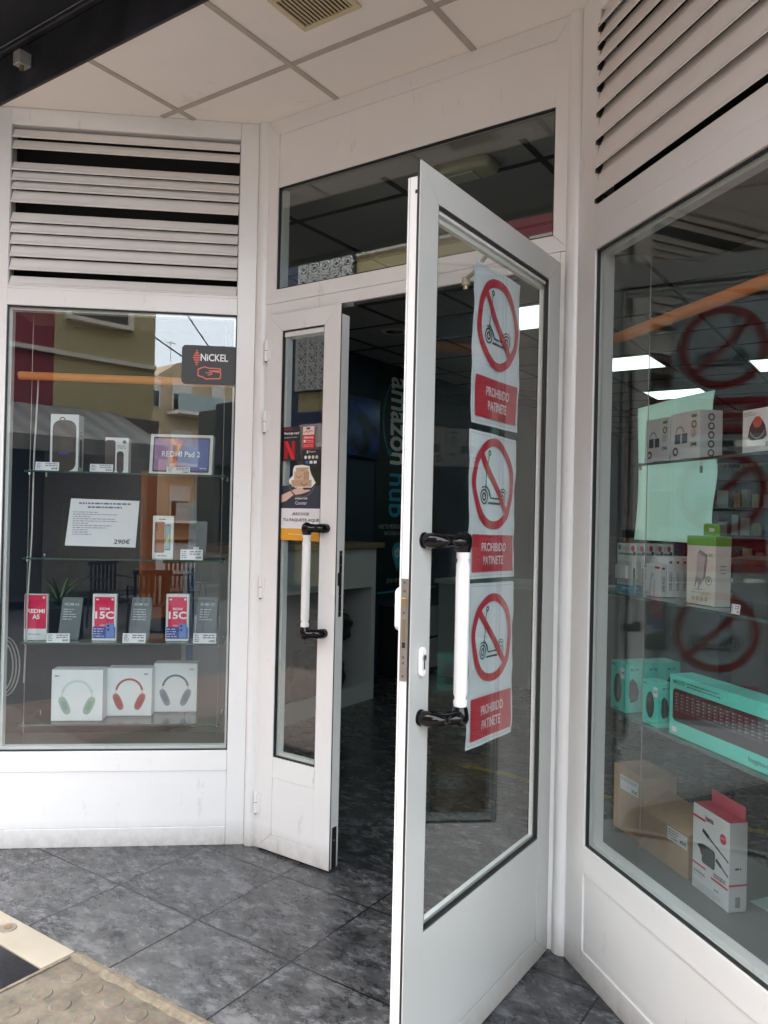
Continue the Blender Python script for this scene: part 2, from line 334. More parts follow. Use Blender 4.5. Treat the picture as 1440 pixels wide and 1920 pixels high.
for j in range(9):                       # raised tactile discs
    for i in range(40):
        cx, cy_ = -2.035 + i*.098 + (j % 2)*.049*.0, 1.405 - j*.098
        cx += .006*math.sin(i*3+j); 
        if cx > 1.6: continue
        nn = 20; r = .031
        vs = [(cx+r*math.cos(2*math.pi*k/nn), cy_+r*math.sin(2*math.pi*k/nn), -.0045) for k in range(nn)] + [(cx+r*.88*math.cos(2*math.pi*k/nn), cy_+r*.88*math.sin(2*math.pi*k/nn), -.0015) for k in range(nn)]
        pv.add(vs, [(k, (k+1) % nn, (k+1) % nn+nn, k+nn) for k in range(nn)] + [tuple(range(nn, 2*nn))], PAVE)
pv.build('pavement', kind='structure')
# rough mortar line between the tiles and the pavement
MORT = mat('rough_mortar', (.15, .125, .09), .9, var=.35, scale=45, bump=1.0)
mo = MB(); vs = []; N_ = 160
for i in range(N_+1):
    x = -2.13 + i*(6.13)/N_; wv = .010*random.random()
    vs += [(x, CURB-.026-wv, -.0035), (x, CURB-.010+random.uniform(-.004, .004), .004+random.uniform(-.002, .002)), (x, CURB+.006+random.uniform(-.003, .008), .0008)]
mo.add(vs, [(3*i+k, 3*i+3+k, 3*i+4+k, 3*i+1+k) for i in range(N_) for k in (0, 1)], MORT)
mo.build('mortar_joint', kind='structure')
CREAM = mat('cream_marble', (.30, .27, .215), .3, var=.12, scale=4, dirt=((.5, .35, .2), 10, (1, 1, 1), .6, .4))
GRAN = mat('black_granite', (.014, .015, .018), .16, var=.3, scale=60)
th_ = MB()
th_.zprism([(-6, 1.372), (-2.137, 1.372), (-2.137, CURB-.002), (-6, CURB-.002)], -.1, .002, CREAM)
th_.zprism([(-2.137, -.6), (-2.125, -.6), (-2.125, CURB-.004), (-2.137, CURB-.002)], -.1, .0005, MORT)
th_.build('threshold', bevel=.002, kind='structure')
MB().zprism([(-6, 1.20), (-2.137, 1.24), (-2.137, 1.370), (-6, 1.370)], -.1, -.001, GRAN).build('granite_inset', bevel=.001, kind='structure')
MB().zprism([(-6, -.6), (-2.14, -.6), (-2.137, 1.236), (-6, 1.196)], -.1, -.003, mat('pinkish_worn_stone', (.22, .18, .155), .7, var=.3, scale=7, bump=.5)).build('pavement', kind='structure')
# stainless floor socket of the roller shutter
t = thing('floor_socket', 'round steel floor socket set in the cream marble threshold', 'floor socket', (-2.43, 1.437, .002))
g = MB(); n_ = 28
g.tube([(0,0,0), (0,0,.003)], .027, STEEL, n_); g.build('flange', t, bevel=.0008)
MB().tube([(0,0,.0032), (0,0,.0042)], .013, mat('brass_brown', (.30, .19, .10), .4, .6), 22).build('plug', t)
# street
BRK = brick_mat('pink_brick_paving', (.24, .18, .155), (.20, .15, .13), (.17, .15, .13), .2, .1)
ASP = mat('asphalt', (.085, .083, .080), .85, var=.25, scale=30)
MB().zprism([(-60, -60), (60, -60), (60, -.62), (-60, -.62)], -.3, -.14, ASP).build('street', kind='structure')
MB().zprism([(-60, -.62), (60, -.62), (60, -.60), (-60, -.60)], -.3, -.004, mat('kerb_stone', (.32, .30, .27), .8, var=.15)).build('kerb', bevel=.01, kind='structure')
MB().zprism([(-60, -.60), (-6.001, -.60), (-6.001, 2), (-60, 2)], -.3, -.005, PAVE).build('pavement', kind='structure')
MB().zprism([(6.001, -.60), (60, -.60), (60, 2), (6.001, 2)], -.3, -.005, PAVE).build('pavement', kind='structure')

# ---- exterior ceiling: plaster tiles on a T-bar grid (0.6 m)
HC = 2.996
CT = mat('ceiling_tile', (.86, .82, .775), .85, var=.03, scale=2.5, dirt=((.45, .36, .28), 4, (1, 1, 1), .6, .25))
TB = mat('tbar_grey', (.44, .40, .35), .5, var=.1, scale=12)
ce = MB(); ce.zprism([(-3.3, 1.702), (.15, 1.702), (-.88, 2.46), (-2.30, 2.46)], HC, HC+.03, CT)
co_ = ce.build('ceiling', kind='structure')
def clipx(y):   # ceiling extent at depth y
    k = (y-1.70)/(2.378-1.70); return -3.1+k*(3.1-2.28), -.09-k*(.905-.09)
tb = MB()
for i in range(6):
    X = -2.4944+.6*(i-1)
    if -2.28 < X < -.905: y1 = 2.40
    elif X <= -2.28: y1 = 1.70+(X+3.09)/.81*.678
    else: y1 = 1.70+(-.1-X)/.8*.678
    if y1 > 1.72: tb.box(X-.011, X+.011, 1.70, y1, HC-.004, HC, TB)
for j in range(1):
    Y = 2.1111+.6*j; a, b_ = clipx(Y); 
    xs = [a]+[-2.4944+.6*k for k in range(-1, 5) if a < -2.4944+.6*k < b_]+[b_]
    for p, q in zip(xs[:-1], xs[1:]): tb.box(p+.012, q-.012, Y-.011, Y+.011, HC-.0035, HC, TB)
tb.build('ceiling_grid', kind='structure')
# air grille in the ceiling
t = thing('air_grille', 'cream slatted air grille set in the pink-white ceiling tiles above the entrance', 'air vent', (-1.72, 1.80, HC-.001), 0)
CG = mat('yellowed_plastic', (.60, .52, .33), .45, var=.05)
g = MB(); X0, X1, Y0, Y1 = 0, .235, 0, .185
for a in ((X0, X1, Y0, Y0+.02), (X0, X1, Y1-.02, Y1), (X0, X0+.02, Y0+.02, Y1-.02), (X1-.02, X1, Y0+.02, Y1-.02)): g.box(*a, -.008, 0, CG)
g.build('frame', t, bevel=.002)
MB().box(.02, X1-.02, .02, Y1-.02, -.0015, -.0005, DARK).build('backing', t)
for k in range(13):
    x = .03+k*.0145; MB().xprism([(0.021, -.007), (Y1-.021, -.007), (Y1-.021, -.0055), (0.021, -.0055)], x, x+.008, mat('grille_slat', (.46, .40, .24), .5)).build('slat', t)

# ---- dark stone lintel and shutter housing above the entrance
BEAM = mat('weathered_black_stone', (.014, .016, .021), .5, var=.8, scale=7, bump=.6, dirt=((.30, .28, .25), 55, (.5, 1, 1), .66, .9))
t = thing('shop_lintel', 'weathered black lintel over the shop entrance with chipped paint on its edge', 'lintel', (-2.5, 1.66, 2.92))
MB().box(-6, 8, .03, .042, .068, .252, BEAM).build('lintel_face', t, bevel=.006)
MB().box(-6, 8, .008, .10, .255, .275, BEAM).build('drip_ledge', t, bevel=.005)
MB().box(-6, 8, .022, .10, .278, .70, mat('navy_black_fascia', (.004, .005, .009), .9, spec=.15)).build('fascia', t)
t = thing('entrance_canopy', 'dark navy canopy jutting out above the lintel at the top left corner', 'canopy', (-2.5, 1.69, 3.195))
NVY = mat('navy_canopy_soffit', (.005, .007, .012), .6, var=.3, scale=6)
MB().box(-7, 12, -1.13, -.021, 0, .05, NVY).build('soffit', t, bevel=.004)
MB().box(-7, 12, -1.17, -1.132, -.03, .30, NVY).build('front_edge', t, bevel=.006)
t = thing('junction_box', 'small grey metal box screwed to the black lintel at top left', 'junction box', (-2.865, 1.689, 3.068))
MB().box(-.022, .022, -.05, 0, 0, .052, mat('zinc_box', (.40, .40, .38), .4, .4, var=.15, scale=40)).build('box_body', t, bevel=.003)
MB().tube([(.004, -.03, -.001), (.004, -.03, -.018)], .008, mat('aged_brass', (.25, .2, .1), .4, .6), 12).build('gland', t)
# ---- own building above and beside the recess
OWN = mat('own_facade_render', (.50, .44, .36), .85, var=.06, scale=3)
t = thing('shop_building', 'rendered wall of the building above and beside the shopfront', 'building', (-2.5, 1.7, 0))
g = MB(); g.box(-40, 42, .065, .35, 3.10, 11, OWN); g.build('upper_wall', t)
g = MB(); g.box(-40, -.615, -.003, .055, 0, 3.0, OWN); g.build('side_wall', t)
g = MB(); g.box(2.47, 42, -.003, .055, 0, 3.0, OWN); g.build('side_wall', t)
t = None

# ================================================================ SHOPFRONT
def mitre(mb, x0, x1, z0, z1, wl, wr, wt, wb, y0, y1, m, g=.0006):
    mb.prism([(x0, z0), (x0+wl, z0+wb), (x0+wl, z1-wt), (x0, z1)][::1], y0, y1, m)
    mb.prism([(x1-wr, z0+wb), (x1, z0), (x1, z1), (x1-wr, z1-wt)], y0, y1, m)
    mb.prism([(x0+g, z1), (x0+wl+g, z1-wt+g), (x1-wr-g, z1-wt+g), (x1-g, z1)], y0, y1, m)
    mb.prism([(x0+g, z0), (x1-g, z0), (x1-wr-g, z0+wb-g), (x0+wl+g, z0+wb-g)], y0, y1, m)
def straight(mb, x0, x1, z0, z1, wl, wr, wt, wb, y0, y1, m, g=.0008):
    mb.box(x0, x0+wl, y0, y1, z0, z1, m); mb.box(x1-wr, x1, y0, y1, z0, z1, m)
    if wt: mb.box(x0+wl+g, x1-wr-g, y0, y1, z1-wt, z1, m)
    if wb: mb.box(x0+wl+g, x1-wr-g, y0, y1, z0, z0+wb, m)
def gasket(x0, x1, z0, z1, y0, y1, t_=.005):
    g = MB(); e = .0004
    g.box(x0+e, x0+t_, y0, y1, z0+e, z1-e, GASK); g.box(x1-t_, x1-e, y0, y1, z0+e, z1-e, GASK)
    g.box(x0+t_, x1-t_, y0, y1, z0+e, z0+t_, GASK); g.box(x0+t_, x1-t_, y0, y1, z1-t_, z1-e, GASK); return g
def bead(x0, x1, z0, z1, y0, y1, w_, m):
    g = MB(); g.box(x0, x0+w_, y0, y1, z0, z1, m); g.box(x1-w_, x1, y0, y1, z0, z1, m)
    g.box(x0+w_+.0005, x1-w_-.0005, y0, y1, z0, z0+w_, m); g.box(x0+w_+.0005, x1-w_-.0005, y0, y1, z1-w_, z1, m); return g

def side_window(fr, label, sgn, slats, slat_kind):
    # sgn -1: extends to local -x (left window), +1: to +x
    t = thing('shop_window', label, 'shop window', (*OR[fr], 0), TH[fr])
    a, b_ = (-1.09, -.012) if sgn < 0 else (.012, 1.09)
    g0, g1 = (-1.004, -.086) if sgn < 0 else (.112, 1.004)
    y0, y1 = 0, .06
    f = MB()
    f.box(a, g0, y0, y1, 0, HC-.001, WHITE); f.box(g1, b_, y0, y1, 0, HC-.001, WHITE)
    e = .0008
    f.box(g0+e, g1-e, y0, y1, 2.926, HC-.001, WHITE)                   # head
    f.box(g0+e, g1-e, y0, y1, 2.262, 2.275 if sgn < 0 else 2.332, WHITE)                   # louvre sill lip
    f.box(g0+e, g1-e, y0-.002, y1, 2.194, 2.2612, WHITE)
    f.box(g0+e, g1-e, y0, y1, .307, .389, WHITE)
    f.box(g0+e, g1-e, y0, y1, 0, .075, WHITE)
    f.build('frame', t, bevel=.0016)
    pn = MB(); pn.box(g0+e, g1-e, .005, .05, .0758, .3062, WHITE)
    pn.build('lower_panel', t, bevel=.003)
    gasket(g0, g1, .389, 2.194, .006, .016).build('gasket', t)
    gl = MB(); gl.box(g0+.003, g1-.003, .014, .022, .392, 2.191, GL_L if sgn < 0 else GL_R); gl.build('glass_pane', t)
    bead(g0+.0006, g1-.0006, .3896, 2.1934, .024, .058, .014, WHITE).build('glazing_bead', t, bevel=.001)
    for z_, zt in slats:
        h = zt-z_; sm = MB()
        if slat_kind == 'L':
            p = [(-.006, z_+.001), (-.003, z_-.0005), (.006, z_+h*.30), (.013, z_+h*.7), (.022, zt+.001), (.0195, zt+.0025), (.0105, z_+h*.74), (.003, z_+h*.34), (-.006, z_+.004)]
        else:
            p = [(-.014, z_+.001), (-.011, z_-.001), (-.006, z_+h*.12), (.006, z_+h*.85), (.020, zt+.026), (.0175, zt+.027), (.003, z_+h*.87), (-.009, z_+h*.15)]
        sm.xprism(p[::-1], g0+.006, g1-.006, SLAT, False); sm.build('louvre_slat', t)
    br = MB()
    for x in (g0+.0005, g1-.0035): br.box(x, x+.003, .004, .055, 2.2755, 2.9255, mat('louvre_rail', (.5, .5, .49), .4, .3))
    br.build('louvre_rail', t)
    if slat_kind == 'R':
        cl = MB()
        for z_, zt in slats: cl.box(g0+.004, g0+.012, -.010, .012, z_-.012, z_+.010, BLKM); cl.box(g0+.003, g0+.009, -.004, .03, z_+.010, z_+.018, BLKM)
        cl.build('slat_clips', t, bevel=.001)
    # dark plenum behind the louvre
    pl = MB(); pl.box(g0-.02, g1+.02, .16, .165, 2.23, 2.99, DARK); pl.box(g0-.03, g1+.03, .0605, .17, 2.9902, 2.9955, DARK); pl.box(g0-.02, g0-.015, .062, .16, 2.23, 2.99, DARK); pl.box(g1+.015, g1+.02, .062, .16, 2.23, 2.99, DARK)
    pl.box(g0-.02, g1+.02, .062, .40, 2.205, 2.225, mat('plenum_board', (.10, .10, .10), .8)); pl.build('plenum', t)
    return t
LS = [(2.872,2.912),(2.826,2.868),(2.740,2.779),(2.699,2.742),(2.662,2.702),(2.608,2.662),(2.530,2.573),(2.487,2.530),(2.440,2.487),(2.390,2.440),(2.335,2.387),(2.272,2.314)]
sw_l = side_window('L', 'left shop window with white frame, phones and headphone boxes on glass shelves under a white louvre', -1, LS, 'L')
RS = [(2.344,2.432),(2.436,2.518),(2.522,2.602),(2.606,2.680),(2.684,2.746),(2.750,2.806),(2.810,2.862),(2.866,2.905)]
sw_r = side_window('R', 'right shop window with keyboard and charger boxes behind the glass, below wide tilted louvre slats', 1, RS, 'R')
# open dark vent fan housing behind the left louvre
# corner posts
for nm, x, lab in (('corner_post', -2.272, 'white rounded corner post between the left window and the narrow door leaf'), ('corner_post', -.918, 'white rounded corner post between the open door and the right window')):
    p = MB(); p.tube([(0,0,0.0), (0,0,HC-.001)], .031, WHITE, 28)
    p.add([(-.05,.0,0),(.05,.0,0),(.05,.08,0),(-.05,.08,0),(-.05,.0,HC-.002),(.05,.0,HC-.002),(.05,.08,HC-.002),(-.05,.08,HC-.002)], [(0,3,2,1),(4,5,6,7),(1,2,6,5),(2,3,7,6),(3,0,4,7)], WHITE)
    o = p.build(nm, loc=(x, 2.398, 0)); tag(o, lab, 'corner post')

# entrance frame on M
t = thing('shop_entrance', 'white entrance surround with blank top panel and dark transom glass over the doorway', 'door frame', (*OR['M'], 0))
f = MB(); e = .0008; X0, X1 = -2.252, -.932
f.box(X0, -2.2165, 0, .06, 0, 2.236, WHITE); f.box(-.962, X1, 0, .06, 0, 2.236, WHITE)
f.box(X0, X1, 0, .06, 2.190, 2.2355, WHITE)
f.v = f.v[:0]; f.f = []; f.m = []; f.sm = []
f.box(X0, -2.2165, 0, .06, 0, 2.2365, WHITE); f.box(-.962, X1, 0, .06, 0, 2.2365, WHITE)
f.box(-2.2157, -.9628, 0, .06, 2.191, 2.2362, WHITE)
mitre(f, X0, X1, 2.2372, HC-.001, .062, .057, .064, .056, -.002, .032, WHITE)
f.box(-2.1894, -.9898, 0, .032, 2.713, 2.742, WHITE)
f.build('frame', t, bevel=.0014)
MB().box(-2.1894, -.9898, .004, .05, 2.7425, 2.9315, WHITE).build('upper_panel', t, bevel=.002)
gasket(-2.190, -.989, 2.293, 2.713, .004, .016).build('gasket', t)
MB().box(-2.187, -.992, .014, .020, 2.296, 2.710, GL_M).build('transom_glass', t)
g = MB(); g.box(-2.1895, -2.1775, .022, .058, 2.2935, 2.7125, WHITE); g.box(-2.177, -.9895, .022, .030, 2.2935, 2.300, WHITE); g.build('glazing_bead', t, bevel=.001)
MB().box(-1.80, -.99, .012, .05, 2.180, 2.1902, GASK).build('door_seal', t)

def pull_handle(parent, xm, z0, z1, dx, out):   # local: mounts at xm on the stile, grip dx sideways and `out` in front
    h = bpy.data.objects.new('pull_handle', None); col.objects.link(h); h.parent = parent
    for zz, s_ in ((z1, 1), (z0, -1)):
        b = MB(); xg = xm+dx
        b.tube([(xm, .001, zz), (xm, -.004, zz)], .019, BLK, 20)
        pa = [(xm, -.003, zz), (xm, -.012, zz), (xm, -.024, zz), (xm+dx*.05, -.036, zz), (xm+dx*.16, -.046, zz), (xm+dx*.32, -.052, zz), (xm+dx*.5, -.056, zz), (xm+dx*.7, -out+.006, zz), (xm+dx*.85, -out, zz), (xg, -out, zz), (xg+dx*.16, -out, zz), (xg+dx*.26, -out, zz), (xg+dx*.32, -out, zz)]
        b.tube(pa, [.0165, .0175, .0185, .019, .0175, .016, .0158, .017, .0195, .021, .018, .012, .004], BLK, 20)
        b.tube([(xg, -out, zz-.026*s_), (xg, -out, zz-.018*s_), (xg, -out, zz-.008*s_), (xg, -out, zz+.004*s_), (xg, -out, zz+.014*s_), (xg, -out, zz+.020*s_), (xg, -out, zz+.0225*s_)], [.0165, .0185, .021, .0215, .018, .011, .003], BLK, 22)
        b.build('bracket', parent if False else h)
    zt, zb = z1-.026, z0+.026
    MB().tube([(xm+dx, -out, zb), (xm+dx, -out, zb+.012), (xm+dx, -out, zb+.018), (xm+dx, -out, zb+.03), (xm+dx, -out, zt-.03), (xm+dx, -out, zt-.018), (xm+dx, -out, zt-.012), (xm+dx, -out, zt)],
              [.0155, .0165, .0135, .0165, .0165, .0135, .0165, .0155], PWHITE, 24).build('grip', h)
    return h
def hinge(parent, x, z, y=-.006, h_=.088):
    b = MB(); b.tube([(x, y, z-h_/2), (x, y, z-.001)], .0075, WHITE, 14); b.tube([(x, y, z+.001), (x, y, z+h_/2)], .0075, WHITE, 14)
    b.tube([(x, y, z-.0012), (x, y, z+.0012)], .0068, BLKM, 12); b.tube([(x, y, z-h_/2-.004), (x, y, z-h_/2)], .005, BLKM, 12)
    b.box(x-.002, x+.02, y+.002, y+.008, z-h_/2+.004, z+h_/2-.004, WHITE)
    b.build('hinge', parent)

# narrow fixed leaf
t = thing('narrow_door_leaf', 'narrow closed white door leaf with glass strip, stickers and a white bar handle', 'door', (-2.215, 2.385, 0))
W_ = .375; y0 = -.014
f = MB(); mitre(f, 0, W_, .010, 2.187, .077, .080, .073, .067, y0, y0+.004, WHITE)
f.box(.0778, W_-.0808, y0, y0+.004, .308, .390, WHITE); f.build('leaf_frame', t, bevel=.0010)
MB().box(.0778, W_-.0808, y0+.0015, y0+.009, .0775, .3075, WHITE).build('lower_panel', t, bevel=.0015)
gasket(.077, W_-.080, .390, 2.114, y0+.004, y0+.016).build('gasket', t)
MB().box(.080, W_-.083, y0+.014, y0+.020, .393, 2.111, GL_D).build('glass_pane', t)
bead(.0735, W_-.0765, .3865, 2.1175, y0+.022, .038, .016, WHITE).build('glazing_bead', t, bevel=.001)
f = MB(); f.box(.31, W_-.0008, y0+.0042, y0+.0098, .012, 2.180, GASK); f.build('edge_seal', t)
f = MB(); straight(f, .003, W_-.001, .012, 2.150, .068, .070, .06, .06, y0+.010, .044, WHITE); f.box(.0715, W_-.0735, y0+.010, .040, .0725, .3855, WHITE); f.build('inner_frame', t, bevel=.0015)
f = MB(); f.box(W_-.0008, W_+.0014, .012, .027, .98, 1.235, BLKM); f.box(W_-.0008, W_+.0032, .004, .022, 1.10, 1.15, BLKM)
for z in (1.0, 1.06, 1.18, 1.22): f.tube([(W_+.0013, .020, z), (W_+.0026, .020, z)], .003, STEEL, 10)
f.build('strike_plate', t)
f = MB(); f.box(W_-.0008, W_+.0014, .004, .030, .014, .17, BLKM); f.tube([(W_+.0013, .015, .12), (W_+.004, .015, .12)], .004, STEEL, 10); f.build('flush_bolt', t)
for z in (2.041, 1.75, 1.071, .192): hinge(t, -.0045, z, -.020)
pull_handle(t, W_-.046, .915, 1.320, -.052, .07)

# open wide leaf; local frame: x -0.85 (free edge) .. 0 (hinge), exterior face y=0 towards +X of the street
t = thing('open_glass_door', 'wide white glass door standing open with three no-scooter posters on its pane', 'door', (*OR['D'], 0), TH['D'])
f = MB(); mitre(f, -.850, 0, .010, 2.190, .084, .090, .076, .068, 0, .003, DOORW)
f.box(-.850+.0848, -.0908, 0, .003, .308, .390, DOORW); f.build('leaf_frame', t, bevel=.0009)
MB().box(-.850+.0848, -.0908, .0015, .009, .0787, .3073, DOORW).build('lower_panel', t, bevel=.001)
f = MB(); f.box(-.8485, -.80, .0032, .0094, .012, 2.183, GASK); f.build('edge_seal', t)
f = MB(); straight(f, -.8475, -.004, .012, 2.155, .070, .070, .055, .070, .0096, .036, WHITE)
f.box(-.8475+.0705, -.0745, .0096, .036, .085, .385, WHITE); f.build('inner_frame', t, bevel=.0015)
f = MB(); f.box(-.8482, -.8474, .0292, .0304, .012, 2.155, mat('edge_groove', (.42, .40, .38), .5)); f.build('edge_groove', t)
f = MB(); f.box(-.8488, -.8474, .0100, .0150, 2.115, 2.123, BLKM); f.build('corner_cleat', t)
gasket(-.766, -.090, .390, 2.114, .003, .0138, .006).build('gasket', t)
MB().box(-.763, -.093, .013, .0185, .393, 2.111, GL_D).build('glass_pane', t)
bead(-.7765, -.0745, .3855, 2.0995, .0200, .034, .013, WHITE).build('glazing_bead', t, bevel=.001)
f = MB(); f.box(-.8494, -.8476, .0105, .0285, .994, 1.229, STEEL); f.build('lock_plate', t, bevel=.0005)
f = MB(); f.box(-.8535, -.8495, .0135, .0255, 1.165, 1.185, mat('brass', (.5, .4, .2), .3, .9)); f.build('latch', t, bevel=.001)
f = MB(); f.box(-.8503, -.8494, .0150, .0235, 1.085, 1.135, mat('dull_brass', (.30, .25, .17), .4, .7)); f.box(-.8503, -.8494, .0150, .0235, 1.070, 1.083, BLKM)
for z in (1.005, 1.035, 1.048, 1.15, 1.200, 1.22): f.tube([(-.8502, .0195, z), (-.8493, .0195, z)], .0032, mat('screw_head', (.2, .19, .18), .35, .8), 10)
f.build('bolt_slot', t)
es = MB(); es.prism([(-.806+.013*math.cos(R(k)), 1.035+(.022 if math.sin(R(k)) > 0 else -.022)+.013*math.sin(R(k))) for k in range(0, 360, 15)], -.010, 0, PWHITE)
es.build('escutcheon', t, bevel=.004, seg=3)
ky = MB(); ky.tube([(-.806, -.0102, 1.045), (-.806, -.0125, 1.045)], .0078, CHROME, 18); ky.box(-.8095, -.8025, -.0120, -.0102, 1.018, 1.042, CHROME); ky.box(-.8068, -.8052, -.0130, -.0126, 1.040, 1.050, BLKM); ky.build('key_cylinder', t)
th2 = MB(); th2.prism([(-.822+.016*math.cos(R(k)), 1.155+(.035 if math.sin(R(k)) > 0 else -.035)+.016*math.sin(R(k))) for k in range(0, 360, 15)], .0365, .056, PWHITE); th2.build('inside_knob', t, bevel=.006, seg=3)
for z in (2.016, 1.775, 1.055, .169): hinge(t, .0035, z, .010, .085)
pull_handle(t, -.803, .905, 1.317, .062, .072)
# door stay on the head
t = thing('door_stay', 'cream friction stay arm linking the door head to the open door', 'door stay', (-1.27, 2.375, 2.190))
STY = mat('cream_plastic', (.62, .56, .46), .4)
MB().tube([(-.02, -.02, .005), (-.02, -.02, -.022)], .014, STY, 16).build('pivot', t)
MB().tube([(-.02, -.02, -.022), (-.02, -.02, -.036)], .009, mat('brass', (.5, .4, .2), .3, .9), 14).build('pivot_nut', t)
MB().tube([(-.02, -.02, .0), (.02, -.05, .004), (.13, -.17, .008), (.26, -.30, .010)], .007, STY, 10).build('arm', t)

# ================================================================ SHOP INTERIOR
HI = 2.725; XW = -3.87; YB = 12.6; XR = 2.6
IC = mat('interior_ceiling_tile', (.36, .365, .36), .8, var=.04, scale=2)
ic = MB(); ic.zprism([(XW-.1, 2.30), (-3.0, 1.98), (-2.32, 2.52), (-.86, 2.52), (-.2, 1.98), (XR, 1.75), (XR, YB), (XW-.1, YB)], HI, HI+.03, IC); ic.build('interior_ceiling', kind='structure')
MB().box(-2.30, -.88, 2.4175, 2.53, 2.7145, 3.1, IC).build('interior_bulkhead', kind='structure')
ib = MB(); BK = mat('black_tbar', (.012, .012, .012), .45)
for i in range(-3, 9):
    X = -2.383+.6*i
    if XW < X < XR: ib.box(X-.012, X+.012, 2.53 if -2.3 < X < -.88 else 2.6, YB, HI-.004, HI, BK)
for j in range(0, 17):
    Y = 2.73+.6*j
    for i in range(-3, 9):
        x0, x1 = -2.383+.6*i+.0125, -2.383+.6*(i+1)-.0125
        x0 = max(x0, XW); x1 = min(x1, XR)
        if x1 > x0: ib.box(x0, x1, Y-.012, Y+.012, HI-.0035, HI, BK)
ib.build('interior_ceiling_grid', kind='structure')
LP = mat('lit_diffuser', (.8, .85, .8), .5, emit=(.70, 1.0, .86), es=.36)
PCS = [(-2.383, 4.53), (-2.383, 6.33), (-2.383, 8.13), (-1.183, 6.93), (-.583, 9.33), (-2.983, 9.93), (.617, 7.53), (-1.183, 10.53), (-2.983, 11.13)]
LLAB = ['square lit ceiling panel nearest the doorway, seen through the open door glass', 'square lit ceiling panel low at the left edge of the right window', 'square lit ceiling panel below the nearer one in the right window',
        'square lit ceiling panel at the right edge of the right window', 'distant lit ceiling panel beside the others at the back of the shop', 'lit ceiling panel far back near the dark blue wall', 'lit ceiling panel deep in the right half of the shop', 'lit ceiling panel at the back centre of the shop', 'farthest lit ceiling panel by the rear left corner']
for (x, y), lb in zip(PCS, LLAB):
    t = thing('ceiling_light', lb, 'ceiling light', (x+.3, y+.3, HI-.003), 0, 'lit square ceiling panels')
    f = MB(); 
    for a in ((-.286, .286, -.286, -.274), (-.286, .286, .274, .286), (-.286, -.274, -.274, .274), (.274, .286, -.274, .274)): f.box(*a, -.006, 0, PWHITE)
    f.build('frame', t); MB().box(-.273, .273, -.273, .273, -.003, -.001, LP).build('diffuser', t)
for (x, y) in ((-3.17, 4.73), (-3.1, 6.6), (-1.4, 5.2)):
    t = thing('recessed_downlight', {-3.17: 'unlit round downlight in the dark ceiling above the counter', -3.1: 'unlit round downlight above the far end of the blue wall', -1.4: 'unlit round downlight behind the open glass door'}[x], 'downlight', (x, y, HI-.001), 0, 'unlit round downlights')
    g = MB(); n_ = 28
    for r0, r1, z0, z1 in ((.10, .085, 0, -.010), (.085, .065, -.010, -.002)):
        vs = [(r*math.cos(2*math.pi*k/n_), r*math.sin(2*math.pi*k/n_), z) for r, z in ((r0, z0), (r1, z1)) for k in range(n_)]
        g.add(vs, [(k, (k+1) % n_, (k+1) % n_+n_, k+n_) for k in range(n_)], mat('downlight_ring', (.5, .5, .48), .3), True)
    g.build('trim_ring', t); MB().tube([(0, 0, -.003), (0, 0, -.0015)], .066, mat('unlit_lens', (.12, .12, .12), .2), 24).build('lens', t)
# emergency light behind the transom
t = thing('emergency_light', 'cream oval emergency light on the dark ceiling behind the transom glass', 'emergency light', (-1.455, 2.615, HI-.004), 0)
g = MB(); g.zprism([(a*.135/1.0 if False else math.copysign(abs(math.cos(R(k)))**.45, math.cos(R(k)))*.135, math.copysign(abs(math.sin(R(k)))**.45, math.sin(R(k)))*.062) for k in range(0, 360, 10) for a in (1,)], -.045, 0, mat('aged_cream_plastic', (.52, .50, .36), .4)); g.build('housing', t, bevel=.018, seg=4)
g = MB(); g.zprism([(-.06, -.035), (.06, -.035), (.06, .035), (-.06, .035)], -.051, -.046, mat('frosted_lens', (.6, .6, .5), .3)); g.build('lens', t, bevel=.004)

NAVY = mat('navy_blue_wall', (.016, .034, .072), .5, var=.1, scale=2)
DK = mat('dark_grey_wall', (.085, .10, .105), .7, var=.1, scale=2)
MB().box(XW-.12, XW, 1.95, YB, 0, HI, NAVY).build('interior_wall_left', kind='structure')
MB().box(XW, XR, YB, YB+.1, 0, HI, DK).build('interior_wall_back', kind='structure')
MB().box(XR, XR+.1, 1.72, YB, 0, HI, mat('grey_interior_wall', (.22, .23, .23), .7)).build('interior_wall_right', kind='structure')
# wall graphic with vertical lettering
YG = 5.52
t = thing('wall_banner', 'tall dark banner with vertical white and blue lettering and map pin on the navy wall', 'banner', (XW+.004, YG, .0), R(90))
# local x -> +Y world, front -y -> +X world
MB().box(0, 1.1, 0, .003, .64, 2.66, mat('banner_black_blue', (.004, .008, .018), .45)).build('banner_sheet', t)
p = PR(y=-.0005, step=.0006)
p.text('amazon', .21, .43, 1.84, 2.62, (.80, .83, .88), .02, rot=-90); p.text('hub', .21, .48, 1.37, 1.76, (.03, .32, .50), .01, rot=-90)
p.ring(.61, 2.23, .50, .525, (.02, .20, .34), n=24, a0=142, a1=218); p.poly([(.205, 1.90), (.25, 1.94), (.19, 1.985)], (.02, .20, .34))
p.text('HAZ TU PEDIDO EN', .06, .46, 1.268, 1.305, (.42, .45, .5), .0); p.text('RECÓGELO AQUÍ', .15, .50, 1.205, 1.25, (.42, .45, .5), .0)
p.disc(.36, 1.06, .085, (.03, .30, .40)); p.poly([(.28, 1.03), (.36, .88), (.44, 1.03)], (.03, .30, .40)); p.poly([(.31, 1.07), (.36, 1.10), (.41, 1.07), (.40, 1.02), (.35, 1.00), (.31, 1.03)], (.35, .5, .55)); p.line([(.33, 1.05), (.36, 1.035), (.385, 1.05)], .01, (.03, .25, .35))
p.text('ENVIMOVIL', .20, .56, .785, .825, (.35, .38, .42), .0); p.rect(.05, 1.05, .70, .715, (.02, .25, .42))
p.build('lettering', t)
